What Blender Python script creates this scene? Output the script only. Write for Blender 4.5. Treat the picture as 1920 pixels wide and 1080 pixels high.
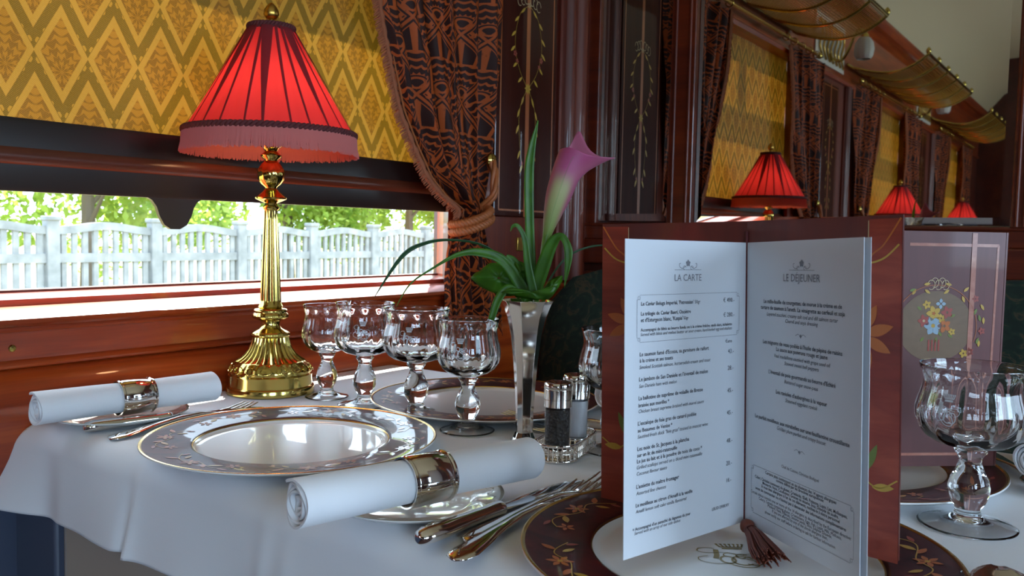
import bpy, bmesh, math, random
from mathutils import Vector, Matrix
for o in list(bpy.data.objects): bpy.data.objects.remove(o)
SC = bpy.context.scene
COL = SC.collection
PI = math.pi
# ---------------------------------------------------------------- camera
FPX, PSI, TH, ROLL = 1620.0, math.atan(1165/1620), math.atan(103/1620), 0.02
CAM = Vector((1.05, 0.0, 0.965))
fw = Vector((-math.sin(PSI)*math.cos(TH), math.cos(PSI)*math.cos(TH), -math.sin(TH)))
rt = Vector((math.cos(PSI), math.sin(PSI), 0)); up = rt.cross(fw)
RX = (math.cos(ROLL)*rt + math.sin(ROLL)*up); UX = (-math.sin(ROLL)*rt + math.cos(ROLL)*up)
cd = bpy.data.cameras.new('camera'); cam = bpy.data.objects.new('camera', cd); COL.objects.link(cam)
m = Matrix((RX, UX, -fw)).transposed().to_4x4(); m.translation = CAM
cam.matrix_world = m
cd.sensor_width = 36; cd.lens = 36*FPX/1920; cd.clip_start = 0.02; cd.clip_end = 500
cd.dof.use_dof = True; cd.dof.focus_distance = 0.80; cd.dof.aperture_fstop = 20
SC.camera = cam
# ---------------------------------------------------------------- world, sun, exposure
w = bpy.data.worlds.new('sky'); SC.world = w; w.use_nodes = True
bg = w.node_tree.nodes['Background']; bg.inputs[0].default_value = (0.66, 0.83, 1.0, 1); bg.inputs[1].default_value = 5.0
sd = bpy.data.lights.new('sun', 'SUN'); sun = bpy.data.objects.new('sun', sd); COL.objects.link(sun)
sd.energy = 26; sd.angle = 0.01; sd.color = (1, 0.95, 0.86)
sv = Vector((-0.39, 0.49, 0.78)).normalized()
sun.rotation_euler = sv.to_track_quat('Z', 'Y').to_euler()
for ay, ap in ((.775, 14), (-1.11, 27), (-3.0, 14)):  # area lamps added behind the unseen right windows to brighten the interior
    ad = bpy.data.lights.new('window_fill', 'AREA'); ad.shape = 'RECTANGLE'; ad.size = .95; ad.size_y = .78; ad.energy = ap; ad.color = (.50, .73, 1)
    ao = bpy.data.objects.new('window_fill', ad); COL.objects.link(ao); ao.location = (2.93, ay, 1.27); ao.rotation_euler = (PI/2, 0, PI/2)
SC.view_settings.view_transform = 'Standard'; SC.view_settings.look = 'None'
SC.view_settings.exposure = 0.38; SC.view_settings.gamma = 1; SC.view_settings.use_curve_mapping = False
SC.cycles.max_bounces = 14; SC.cycles.transmission_bounces = 12; SC.cycles.glossy_bounces = 7
SC.cycles.diffuse_bounces = 5; SC.cycles.transparent_max_bounces = 12
SC.cycles.sample_clamp_indirect = 5; SC.cycles.use_denoising = True; SC.cycles.blur_glossy = 0.6
SC.cycles.caustics_refractive = True; SC.cycles.caustics_reflective = False

# ---------------------------------------------------------------- mesh helper
class MB:
    def __init__(s): s.v = []; s.f = []; s.m = []; s.uv = []; s.cur = 0
    def vert(s, p): s.v.append(tuple(p)); return len(s.v)-1
    def face(s, idx, uv=None): s.f.append(tuple(idx)); s.m.append(s.cur); s.uv.append(uv)
    def box(s, a, b, R=None, bev=0):
        x0, y0, z0 = a; x1, y1, z1 = b
        P = [(x0,y0,z0),(x1,y0,z0),(x1,y1,z0),(x0,y1,z0),(x0,y0,z1),(x1,y0,z1),(x1,y1,z1),(x0,y1,z1)]
        if R: P = [R @ Vector(p) for p in P]
        i = [s.vert(p) for p in P]
        for q in ((0,3,2,1),(4,5,6,7),(0,1,5,4),(1,2,6,5),(2,3,7,6),(3,0,4,7)): s.face([i[k] for k in q])
        return s
    def grid(s, rows, cyc_u=False, cyc_v=False, uvf=None, flip=False):
        # rows: list of lists of points
        nr, nc = len(rows), len(rows[0])
        ix = [[s.vert(p) for p in r] for r in rows]
        for i in range(nr if cyc_u else nr-1):
            for j in range(nc if cyc_v else nc-1):
                a = [(i,j),(i,(j+1)),((i+1),(j+1)),((i+1),j)]
                q = [ix[k % nr][l % nc] for k, l in a]
                uv = [uvf(k/(nr if cyc_u else nr-1), l/(nc if cyc_v else nc-1)) for k, l in a] if uvf else None
                if flip: q.reverse(); uv = uv[::-1] if uv else None
                s.face(q, uv)
        return ix
    def lathe(s, prof, n=48, c=(0,0,0), fac=None, caps=True):
        rows = []
        for k, (r, z) in enumerate(prof):
            row = []
            for j in range(n):
                a = 2*PI*j/n; rr = r*(fac(k, a, z) if fac else 1)
                row.append((c[0]+rr*math.cos(a), c[1]+rr*math.sin(a), c[2]+z))
            rows.append(row)
        ix = s.grid(rows, cyc_v=True)
        if caps:
            if prof[0][0] > 1e-5: s.face(list(reversed(ix[0])))
            if prof[-1][0] > 1e-5: s.face(ix[-1])
        return s
    def tube(s, pts, r, n=8, caps=True, closed=False, squash=1.0):
        pts = [Vector(p) for p in pts]; N = len(pts)
        rs = r if isinstance(r, (list, tuple)) else [r]*N
        prev = None; rows = []
        for i, p in enumerate(pts):
            if closed: t = pts[(i+1) % N]-pts[i-1]
            else: t = pts[min(i+1, N-1)]-pts[max(i-1, 0)]
            if t.length < 1e-9: t = Vector((0,0,1))
            t.normalize()
            if prev is None:
                a = Vector((0,0,1)) if abs(t.z) < .9 else Vector((1,0,0))
                u = t.cross(a).normalized()
            else:
                u = prev - t*prev.dot(t)
                if u.length < 1e-6: u = t.orthogonal()
                u.normalize()
            prev = u; v = t.cross(u)
            rows.append([p+rs[i]*(math.cos(2*PI*k/n)*u+squash*math.sin(2*PI*k/n)*v) for k in range(n)])
        ix = s.grid(rows, cyc_v=True, cyc_u=closed)
        if caps and not closed:
            s.face(list(reversed(ix[0]))); s.face(ix[-1])
        return s
    def extr(s, prof, y0, y1, ax='y', closed=True):
        # prof = list of (x,z) extruded along y ; or (y,z) along x when ax='x'
        def P(a, b, t): return (a, t, b) if ax == 'y' else ((t, a, b) if ax == 'x' else (a, b, t))
        A = [s.vert(P(a, b, y0)) for a, b in prof]; B = [s.vert(P(a, b, y1)) for a, b in prof]
        n = len(prof)
        for i in range(n if closed else n-1):
            j = (i+1) % n; s.face((A[i], A[j], B[j], B[i]))
        if closed: s.face(list(reversed(A))); s.face(B)
        return s
    def build(s, name, mats, parent=None, smooth=35, loc=None, recalc=True):
        me = bpy.data.meshes.new(name); me.from_pydata(s.v, [], s.f)
        if not isinstance(mats, (list, tuple)): mats = [mats]
        for mt in mats: me.materials.append(mt)
        me.polygons.foreach_set('material_index', s.m)
        if any(u is not None for u in s.uv):
            ul = me.uv_layers.new(name='UVMap'); data = []
            for f, u in zip(s.f, s.uv):
                for k in range(len(f)): data.extend(u[k] if u else (0, 0))
            ul.data.foreach_set('uv', data)
        me.validate(); me.update()
        if recalc:
            bm = bmesh.new(); bm.from_mesh(me); bmesh.ops.recalc_face_normals(bm, faces=bm.faces); bm.to_mesh(me); bm.free()
        if smooth:
            me.polygons.foreach_set('use_smooth', [True]*len(me.polygons))
            if smooth < 180: me.set_sharp_from_angle(angle=math.radians(smooth))
        o = bpy.data.objects.new(name, me); COL.objects.link(o)
        if parent: o.parent = parent
        if loc: o.location = loc
        return o

def bevel(o, w=0.002, n=2):
    md = o.modifiers.new('edge', 'BEVEL'); md.width = w; md.segments = n; md.limit_method = 'ANGLE'; return o
def tag(o, label, cat, group=None, kind=None):
    o['label'] = label; o['category'] = cat
    if group: o['group'] = group
    if kind: o['kind'] = kind
    return o
def thing(name, label, cat, loc=(0,0,0), rz=0, group=None):
    o = bpy.data.objects.new(name, None); COL.objects.link(o); o.empty_display_size = .05
    o.location = loc; o.rotation_euler = (0, 0, rz); return tag(o, label, cat, group)
def struct(o): o['kind'] = 'structure'; return o
def dup(root, loc, rz=None, label=None, group=None, scale=None):
    r = root.copy(); COL.objects.link(r); r.location = loc
    if rz is not None: r.rotation_euler = (0, 0, rz)
    if scale: r.scale = scale
    if label: r['label'] = label
    if group: r['group'] = group
    for ch in list(root.children):
        c = ch.copy(); COL.objects.link(c); c.parent = r
        for g in ch.children:
            d = g.copy(); COL.objects.link(d); d.parent = c
    return r

# ---------------------------------------------------------------- node helper
class S:
    def __init__(s, t, k): s.t = t; s.k = k
    def _m(s, op, *a):
        n = s.t.nodes.new('ShaderNodeMath'); n.operation = op
        for i, x in enumerate(a):
            if isinstance(x, S): s.t.links.new(x.k, n.inputs[i])
            else: n.inputs[i].default_value = x
        return S(s.t, n.outputs[0])
    def __add__(s, o): return s._m('ADD', s, o)
    __radd__ = __add__
    def __sub__(s, o): return s._m('SUBTRACT', s, o)
    def __rsub__(s, o): return s._m('SUBTRACT', o, s)
    def __mul__(s, o): return s._m('MULTIPLY', s, o)
    __rmul__ = __mul__
    def __truediv__(s, o): return s._m('DIVIDE', s, o)
    def abs(s): return s._m('ABSOLUTE', s)
    def floor(s): return s._m('FLOOR', s)
    def fract(s): return s._m('FRACT', s)
    def sin(s): return s._m('SINE', s)
    def cos(s): return s._m('COSINE', s)
    def sqrt(s): return s._m('SQRT', s)
    def atan2(s, o): return s._m('ARCTAN2', s, o)
    def min(s, o): return s._m('MINIMUM', s, o)
    def max(s, o): return s._m('MAXIMUM', s, o)
    def lt(s, o): return s._m('LESS_THAN', s, o)
    def gt(s, o): return s._m('GREATER_THAN', s, o)
    def mod(s, o): return s._m('FLOORED_MODULO', s, o)
    def step(s, a, b):   # smooth 0..1 from a to b
        n = s.t.nodes.new('ShaderNodeMapRange'); n.interpolation_type = 'SMOOTHSTEP'
        s.t.links.new(s.k, n.inputs[0]); n.inputs[1].default_value = a; n.inputs[2].default_value = b
        return S(s.t, n.outputs[0])
class Mat:
    def __init__(s, name):
        s.m = bpy.data.materials.new(name); s.m.use_nodes = True; s.t = s.m.node_tree
        s.b = s.t.nodes['Principled BSDF']; s.out = s.t.nodes['Material Output']
    def put(s, **k):
        for a, v in k.items():
            i = s.b.inputs[a.replace('_', ' ')]
            if isinstance(v, S): s.t.links.new(v.k, i)
            elif isinstance(v, bpy.types.NodeSocket): s.t.links.new(v, i)
            else: i.default_value = (*v, 1) if isinstance(v, tuple) and len(v) == 3 else v
        return s
    def coord(s, which='Object', scale=(1,1,1), rot=(0,0,0)):
        n = s.t.nodes.new('ShaderNodeTexCoord'); mp = s.t.nodes.new('ShaderNodeMapping')
        s.t.links.new(n.outputs[which], mp.inputs[0]); mp.inputs['Scale'].default_value = scale; mp.inputs['Rotation'].default_value = rot
        return mp.outputs[0]
    def xyz(s, vec):
        n = s.t.nodes.new('ShaderNodeSeparateXYZ'); s.t.links.new(vec, n.inputs[0]); return [S(s.t, o) for o in n.outputs]
    def noise(s, vec, scale, detail=4, rough=.5, dist=0):
        n = s.t.nodes.new('ShaderNodeTexNoise'); s.t.links.new(vec, n.inputs['Vector'])
        n.inputs['Scale'].default_value = scale; n.inputs['Detail'].default_value = detail; n.inputs['Roughness'].default_value = rough
        n.inputs['Distortion'].default_value = dist
        return S(s.t, n.outputs[0])
    def ramp(s, fac, stops):
        n = s.t.nodes.new('ShaderNodeValToRGB'); s.t.links.new(fac.k, n.inputs[0]); e = n.color_ramp.elements
        while len(e) < len(stops): e.new(.5)
        for el, (p, c) in zip(e, stops): el.position = p; el.color = (*c, 1)
        return n.outputs[0]
    def mix(s, fac, a, b):
        n = s.t.nodes.new('ShaderNodeMix'); n.data_type = 'RGBA'
        for i, x in ((0, fac), (6, a), (7, b)):
            if isinstance(x, S): s.t.links.new(x.k, n.inputs[i])
            elif isinstance(x, bpy.types.NodeSocket): s.t.links.new(x, n.inputs[i])
            else: n.inputs[i].default_value = x if not isinstance(x, tuple) else (*x, 1)
        return n.outputs[2]
    def bump(s, h, strength=.2, dist=.001):
        n = s.t.nodes.new('ShaderNodeBump'); s.t.links.new(h.k, n.inputs['Height'])
        n.inputs['Strength'].default_value = strength; n.inputs['Distance'].default_value = dist
        s.t.links.new(n.outputs[0], s.b.inputs['Normal']); s.bn = n.outputs[0]; return s
    def translucent(s, col, fac):
        tr = s.t.nodes.new('ShaderNodeBsdfTranslucent'); mx = s.t.nodes.new('ShaderNodeMixShader')
        if isinstance(col, tuple): tr.inputs[0].default_value = (*col, 1)
        else: s.t.links.new(col, tr.inputs[0])
        if isinstance(fac, S): s.t.links.new(fac.k, mx.inputs[0])
        else: mx.inputs[0].default_value = fac
        s.t.links.new(s.b.outputs[0], mx.inputs[1]); s.t.links.new(tr.outputs[0], mx.inputs[2]); s.t.links.new(mx.outputs[0], s.out.inputs[0])
        return s
def plain(name, col, rough=.5, metal=0, **k):
    return Mat(name).put(Base_Color=col, Roughness=rough, Metallic=metal, **k).m

def wood(name, c0, c1, c2, axis='y', coat=1.0, rough=.35, sc=1.0):
    M = Mat(name); s = {'y': (60, 3, 60), 'x': (3, 60, 60), 'z': (60, 60, 3)}[axis]
    v = M.coord('Object', tuple(q*sc for q in s)); n = M.noise(v, 1.0, 5, .6, .6)
    v2 = M.coord('Object', tuple(q*sc*.12 for q in s)); n2 = M.noise(v2, 1.0, 3, .5, 1.2)
    f = (n*.6+n2*.5)
    M.put(Base_Color=M.ramp(f, [(.3, c0), (.52, c1), (.75, c2)]), Roughness=rough, Coat_Weight=coat, Coat_Roughness=.04)
    return M.m
MH = wood('mahogany', (.10,.010,.002), (.30,.036,.004), (.52,.095,.012), 'y', coat=.55)
MHz = wood('mahogany upright', (.035,.004,.0015), (.10,.011,.003), (.19,.028,.006), 'z', coat=.22, rough=.5)
MHx = wood('mahogany cross', (.03,.004,.0015), (.085,.01,.003), (.16,.022,.005), 'x', coat=.4)
MHd = wood('dark mahogany', (.02,.003,.002), (.05,.007,.003), (.09,.014,.005), 'y', coat=.3)
BURL = wood('lacquered burl', (.02,.005,.004), (.04,.008,.005), (.07,.013,.006), 'z', rough=.4, sc=.4, coat=.5)
BURL.node_tree.nodes['Principled BSDF'].inputs['Specular IOR Level'].default_value = .05
INLAY = wood('satinwood inlay', (.22,.05,.01), (.36,.09,.02), (.5,.15,.04), 'z', sc=2)
BRASS = plain('polished brass', (.60,.45,.12), .13, 1)
BRASSD = plain('aged brass', (.55,.33,.07), .28, 1)
SILVER = plain('silver plate', (.83,.79,.74), .09, 1)
STEEL = plain('blade steel', (.8,.82,.85), .12, 1)
MIRROR = plain('mirror silvering', (.60,.57,.52), .015, 1)
BLACKM = plain('dark leather band', (.018,.012,.010), .38)
PORC = plain('white porcelain', (.90,.90,.88), .2, 0, Coat_Weight=.6, Coat_Roughness=.02)
GOLD = plain('gilt line', (.72,.5,.18), .25, 1)
WHITE = plain('enamel white', (.7,.68,.62), .3)
def glassmat(name, col=(1,1,1), ior=1.5):
    return Mat(name).put(Base_Color=col, Roughness=0.0, Transmission_Weight=1.0, IOR=ior).m
CRYSTAL = glassmat('clear crystal', (.98,.995,1))
def panemat():
    M = Mat('window glass'); t = M.t
    tr = t.nodes.new('ShaderNodeBsdfTransparent'); gl = t.nodes.new('ShaderNodeBsdfGlossy'); gl.inputs['Roughness'].default_value = 0.0
    lw = t.nodes.new('ShaderNodeLayerWeight'); lw.inputs[0].default_value = .5; pw = t.nodes.new('ShaderNodeMath'); pw.operation = 'POWER'; pw.inputs[1].default_value = 5
    t.links.new(lw.outputs['Facing'], pw.inputs[0]); fr = t.nodes.new('ShaderNodeMath'); fr.operation = 'MULTIPLY_ADD'; fr.inputs[1].default_value = .8; fr.inputs[2].default_value = .03
    t.links.new(pw.outputs[0], fr.inputs[0]); mx = t.nodes.new('ShaderNodeMixShader')
    t.links.new(fr.outputs[0], mx.inputs[0]); t.links.new(tr.outputs[0], mx.inputs[1]); t.links.new(gl.outputs[0], mx.inputs[2]); t.links.new(mx.outputs[0], M.out.inputs[0])
    return M.m
PANE = panemat()
def cloth(name, col, sc=900, b=.15):
    M = Mat(name); v = M.coord('Object'); x, y, z = M.xyz(v)
    wv = (x*sc*2).sin()*(y*sc*2).sin()+(z*sc*2).sin()*.5
    n = M.noise(v, 500, 2)
    M.put(Base_Color=col, Roughness=.9, Sheen_Weight=.25, Sheen_Roughness=.4); M.bump(wv*.12+n, b*.6, .0005); return M.m
LINEN = cloth('white table linen', (.86,.87,.90))
LINENN = cloth('white napkin linen', (.87,.87,.89))
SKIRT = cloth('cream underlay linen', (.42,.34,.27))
PAPER = plain('menu paper', (.70,.72,.76), .8)
INK = plain('grey ink', (.06,.06,.075), .7)
INKL = plain('light grey ink', (.22,.22,.25), .7)

# blind fabric ------------------------------------------------------------
def blindmat():
    M = Mat('gold brocade blind'); v = M.coord('Object'); X, Y, Z = M.xyz(v)
    P, H, PV = .0665, .0595, .0865
    def dia(oy, oz):
        a = ((Y+oy)/P).fract()-.5; b = ((Z+oz)/(2*PV)).fract()-.5
        return a*P, b*(2*PV)
    a1, b1 = dia(.5*P-.572, PV-1.1735); a2, b2 = dia(0-.572, 0-1.1735)
    d1 = a1.abs()*(2/P)+b1.abs()/H; d2 = a2.abs()*(2/P)+b2.abs()/H
    sel = d1.lt(d2); d = d1.min(d2); a = a1*sel+a2*(1-sel); b = b1*sel+b2*(1-sel)
    line = d.step(.74,.78)*(1-d.step(1.0,1.04)); band = d.step(1.0,1.04)
    r = (a*a+(b+.022)*(b+.022)).sqrt(); th = a.atan2(b+.022)
    pet = (th*9).cos()*.5+.5; arc = (r*620+(th*9).cos().abs()*3).sin()*.5+.5
    pat = (pet*.5+arc*.5).step(.42,.62)
    jt = ((b*260).cos()*(a*330).cos()).gt(.55)*d.gt(1.04)*d.lt(1.15)
    wv = ((Y*2200).sin()*(Z*2600).sin())*.5+.5; n = M.noise(v, 900, 2)
    inner = M.mix(pat, (.10,.032,.001), (.24,.095,.006))
    c = M.mix(line, inner, (.33,.17,.022)); c = M.mix(band, c, (.060,.036,.001)); c = M.mix(jt, c, (.30,.15,.015))
    c = M.mix(wv*n*.5, c, (.5,.27,.04))
    M.put(Base_Color=c, Roughness=.6); M.bump(wv+pat, .4, .0006)
    ct = M.mix(.45, c, (.16,.075,.004))
    return M.translucent(ct, .23).m
BLIND = blindmat()
# curtain fabric (u across 0..1, v metres) ---------------------------------
def curtainmat():
    M = Mat('peacock damask curtain'); n = M.t.nodes.new('ShaderNodeUVMap'); U, V, _ = M.xyz(n.outputs[0])
    CWd, CHt = .088, .126; X = U*.40; Y = V
    def cell(ox, oy): return (((X+ox)/CWd).fract()-.5)*CWd, (((Y+oy)/CHt).fract()-.5)*CHt
    a1, b1 = cell(0, 0); a2, b2 = cell(CWd/2, CHt/2)
    d1 = a1.abs()*(2/CWd)+b1.abs()*(2/CHt); d2 = a2.abs()*(2/CWd)+b2.abs()*(2/CHt); sel = d1.lt(d2); d = d1.min(d2); a = a1*sel+a2*(1-sel); b = b1*sel+b2*(1-sel)
    r = (a*a+(b+.044)*(b+.044)).sqrt(); th = a.atan2(b+.044)
    lat = d.gt(.95).max((d-.86).abs().lt(.018))
    ray = (th*10).cos().abs().gt(.90)*r.gt(.049)*d.lt(.86)
    scl = ((r*500)+((th*10).cos().abs()*1.8)).sin().gt(.45)*r.gt(.013)*r.lt(.050)
    eye = ((r-.0085).abs().lt(.0018)); band = (r-.052).abs().lt(.0018)
    p1 = lat.max(ray).max(scl*d.lt(.86)).max(eye).max(band*d.lt(.9))
    nn = M.noise(n.outputs[0], 60, 3)
    p = p1*(nn.step(.22,.42))
    c = M.mix(p, (.028,.006,.004), (.40,.075,.012))
    M.put(Base_Color=c, Roughness=.6, Specular_IOR_Level=.25)
    fine = M.noise(M.coord('Object'), 700, 2); M.bump(p*.6+fine*.5, .3, .0006)
    return M.translucent(c, .12).m
CURT = curtainmat()
FRINGE = plain('rust fringe', (.32,.10,.045), .9, 0, )
ROPE = plain('bronze silk rope', (.38,.11,.03), .5, 0)
def chairmat():
    M = Mat('green tapestry'); v = M.coord('Object'); n = M.noise(v, 28, 3, .5, 2)
    M.put(Base_Color=M.ramp(n, [(.42,(.003,.011,.007)),(.56,(.006,.022,.011)),(.62,(.05,.035,.015)),(.68,(.005,.016,.010))]), Roughness=.85); return M.m
CHAIRG = chairmat()
def rimmat():
    M = Mat('burgundy plate rim'); v = M.coord('Object'); n = M.noise(v, 22, 4, .6, 1.5)
    M.put(Base_Color=M.ramp(n, [(.35,(.022,.006,.010)),(.6,(.075,.010,.012)),(.8,(.13,.03,.02))]), Roughness=.35, Specular_IOR_Level=.15, Coat_Weight=.5, Coat_Roughness=.03); return M.m
RIM = rimmat()
ORN = plain('orange marquetry flower', (.50,.13,.02), .35, 0, Coat_Weight=.6)
YEL = plain('yellow marquetry leaf', (.55,.33,.04), .35, 0, Coat_Weight=.6)
GRN = plain('green marquetry leaf', (.16,.20,.03), .35, 0, Coat_Weight=.6)
IVO = plain('ivory marquetry', (.50,.36,.20), .35, 0, Coat_Weight=.6)
PNK = plain('rose marquetry', (.35,.06,.04), .35, 0, Coat_Weight=.6)
BLU = plain('pale blue painted flower', (.28,.38,.46), .4)
TEXTS = [
 ('L', 'T', 49.5, 180.4, 29.4, 'LA CARTE'),
 ('L', 'b', 15.5, 164.6, 54.8, "Le Caviar Beluga Imperial, 'Petrossian'"),
 ('L', 'n', 71.6, 164.6, 6.2, '50gr'),
 ('L', 'n', 104.7, 164.6, 13.0, '€ 490.-'),
 ('L', 'b', 15.4, 158.1, 51.8, 'La trilogie de Caviar Baeri, Osciètre'),
 ('L', 'b', 15.3, 153.8, 43.2, "et d'Esturgeon blanc, 'Kaspia'"),
 ('L', 'n', 59.3, 153.9, 5.5, '50gr'),
 ('L', 'n', 104.9, 154.0, 13.0, '€ 280.-'),
 ('L', 'b', 15.2, 147.6, 100.0, 'Accompagné de blinis au beurre fondu ou à la crème fraîche, œufs durs, échalotte'),
 ('L', 'i', 15.0, 144.6, 100.2, 'Served with blinis and melted butter or sour cream, hard-boiled egg and shallots'),
 ('L', 'n', 107.6, 135.1, 7.7, '€uro'),
 ('L', 'b', 14.5, 131.4, 73.3, "Le saumon fumé d'Ecosse, sa garniture de raifort"),
 ('L', 'n', 110.8, 127.3, 6.8, '43.-'),
 ('L', 'b', 14.4, 127.3, 33.9, 'à la crème et ses toasts'),
 ('L', 'i', 14.1, 123.0, 75.8, 'Smoked Scottish salmon, horseradish cream and toast'),
 ('L', 'b', 14.0, 115.0, 72.9, "Le jambon de San Daniele et l'éventail de melon"),
 ('L', 'n', 110.5, 115.1, 6.8, '28.-'),
 ('L', 'i', 13.9, 110.7, 38.6, 'San Daniele ham with melon'),
 ('L', 'b', 13.6, 102.6, 67.9, 'La ballotine de suprême de volaille de Bresse'),
 ('L', 'n', 110.4, 98.7, 6.8, '45.-'),
 ('L', 'b', 13.5, 98.0, 31.2, 'braisée aux morilles *'),
 ('L', 'i', 13.6, 94.1, 69.0, 'Chicken breast supreme braised with morel sauce'),
 ('L', 'b', 13.1, 86.1, 61.2, "L'escalope de foie gras de canard poêlée"),
 ('L', 'n', 110.2, 82.5, 6.8, '45.-'),
 ('L', 'b', 13.0, 81.5, 35.1, 'au Beaumes de Venise *'),
 ('L', 'i', 12.9, 77.5, 74.7, 'Sautéed fresh duck "foie gras" tossed in muscat wine'),
 ('L', 'b', 12.7, 69.4, 53.8, 'Les noix de St. Jacques à la plancha'),
 ('L', 'n', 110.1, 62.0, 6.8, '48.-'),
 ('L', 'b', 12.5, 65.2, 41.0, 'sur un lit de mini-ratatouille'),
 ('L', 'b', 12.4, 61.3, 68.7, 'Le jus au lait et à la poudre de noix de coco *'),
 ('L', 'i', 12.3, 57.3, 68.9, 'Grilled scallops served on a diced mini ratatouille'),
 ('L', 'i', 12.2, 53.2, 30.6, 'Coconut flavour sauce'),
 ('L', 'b', 11.9, 44.6, 43.9, "L'assiette du maître fromager"),
 ('L', 'n', 109.8, 45.4, 6.8, '20.-'),
 ('L', 'i', 11.8, 40.3, 30.3, 'Assorted fine cheeses'),
 ('L', 'b', 11.5, 32.4, 59.2, "Le moëlleux au citron d'Amalfi à la vanille"),
 ('L', 'n', 110.4, 33.1, 5.5, '18.-'),
 ('L', 'i', 11.4, 28.4, 52.8, 'Amalfi lemon soft cake vanilla flavoured'),
 ('L', 'n', 93.4, 15.2, 20.1, 'LBUD 2908.XV'),
 ('L', 'b', 8.4, 17.1, 60.3, "+ Accompagné d'un panaché de légumes du jour"),
 ('L', 'i', 10.2, 14.4, 47.4, 'Served with an array of our side dishes'),
 ('R', 'T', 49.8, 180.4, 42.0, 'LE DÉJEUNER'),
 ('R', 'b', 25.1, 164.5, 89.4, 'Le mille-feuille de courgettes, de morue à la crème et de'),
 ('R', 'b', 21.3, 160.1, 96.0, "tartare de saumon à l'aneth. La vinaigrette au cerfeuil et soja"),
 ('R', 'i', 29.4, 155.7, 81.3, 'Layered zucchini, creamy salt cod and dill salmon tartar'),
 ('R', 'i', 52.8, 152.0, 37.2, 'Chervil and soya dressing'),
 ('R', 'b', 24.7, 135.6, 90.8, "Les mignons de veau poêlés à l'huile de pépins de raisins"),
 ('R', 'b', 41.8, 131.7, 58.9, 'La sauce aux poivrons rouge et jaune'),
 ('R', 'i', 39.5, 127.0, 63.9, 'Veal medallions sautéed with grape seed oil'),
 ('R', 'i', 52.2, 123.0, 39.3, 'Stewed sweet bell peppers'),
 ('R', 'b', 32.4, 114.9, 76.8, "L'éventail de pois gourmands au beurre d'Echiré"),
 ('R', 'i', 52.4, 110.4, 38.6, 'Buttered sugar snow-peas'),
 ('R', 'b', 42.1, 101.9, 58.6, "Les ravioles d'aubergines à la vapeur"),
 ('R', 'i', 53.9, 97.7, 36.5, 'Steamed eggplant ravioli'),
 ('R', 'b', 15.1, 80.7, 108.4, 'Le parfait moëlleux aux mirabelles sur une feuillantine croustillante'),
 ('R', 'i', 43.9, 76.9, 55.8, 'Golden plum parfait and crispy biscuit'),
 ('R', 'n', 50.1, 51.8, 42.9, 'Chef de Cuisine, Christian Bodiguel'),
 ('R', 'b', 29.4, 42.6, 82.0, 'Certains plats contiennent un ou plusieurs des 14 agents allergiques'),
 ('R', 'b', 43.6, 40.4, 55.0, 'comme définis par les directives européennes:'),
 ('R', 'b', 15.7, 36.7, 106.6, 'Céleri, Céréales contenant du gluten, Crustacés, Œufs, Poissons, Lupin, Lait, Mollusques,'),
 ('R', 'b', 26.0, 34.3, 87.8, 'Moutarde, Noix, Cacahuètes, Graines de sésame, Soja, Dioxyde de soufre.'),
 ('R', 'b', 24.5, 31.7, 90.5, "Si vous êtes allergique à l'un de ces éléments, notifiez-le à notre personnel"),
 ('R', 'b', 16.6, 28.5, 104.8, "avant de commander ou n'hésitez pas à demander des informations complémentaires"),
 ('R', 'n', 10.3, 24.6, 115.9, 'Certain dishes contain one or more of the 14 allergens as described by the European directive:'),
 ('R', 'n', 21.3, 22.0, 95.6, 'Celery, Cereals containing gluten, Crustaceans, Eggs, Fish, Lupin, Milk, Molluscs,'),
 ('R', 'n', 33.2, 19.9, 74.1, 'Mustard, Nuts, Peanuts, Sesame seeds, Soya, Sulphur Dioxide.'),
 ('R', 'n', 39.1, 17.5, 63.9, 'If you are affected by any of the above allergens then,'),
 ('R', 'n', 29.7, 14.4, 81.1, 'please notify our staff before ordering to ask for further information'),
]

# ================================================================ SETTING
Y0, YB = -4.2, 1.74
WIN = [(.30, 1.25), (-1.585, -.635), (-3.475, -2.525)]
sill = [(-.14,0),(.02,0),(.02,.66),(.034,.70),(.040,.735),(.036,.765),(.024,.784),(.008,.793),(0,.795),(.004,.797),(.005,.800),(.003,.804),(0,.806),
        (0,.838),(.005,.839),(.007,.842),(.006,.845),(.014,.846),(.020,.850),(.018,.855),(.008,.859),(-.01,.862),(-.038,.865),(-.041,.866),(-.042,.873),(-.048,.8745),(-.075,.8755),(-.14,.876)]
o = struct(MB().extr(sill, Y0, YB).build('wall_left', MH))
def pier(y0, y1, n, c0=True, c1=True):
    y1o = y1-.13 if c1 else y1; y0o = y0+.13 if c0 else y0
    P = [(0, y0), (0, y1), (-.14, y1o), (-.14, y0o)]
    mb = MB(); A = [mb.vert((x, y, .86)) for x, y in P]; B = [mb.vert((x, y, 1.80)) for x, y in P]; k = len(P)
    for i in range(k): mb.face((A[i], A[(i+1) % k], B[(i+1) % k], B[i]))
    mb.face(A); mb.face(B); struct(mb.build('wall_left_pier_%d' % n, MHz))
pier(1.25, YB, 1, True, False); pier(-.635, .30, 2); pier(-2.525, -1.585, 3); pier(Y0, -3.475, 4, False, True)
struct(MB().extr([(0,1.62),(.012,1.622),(.016,1.634),(.006,1.645),(.006,1.90),(.03,1.93),(.05,1.935),(.06,1.95),(.06,2.0),(-.14,2.0),(-.14,1.75),(-.05,1.62)], Y0, YB).build('wall_left_frieze', MH))
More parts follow.
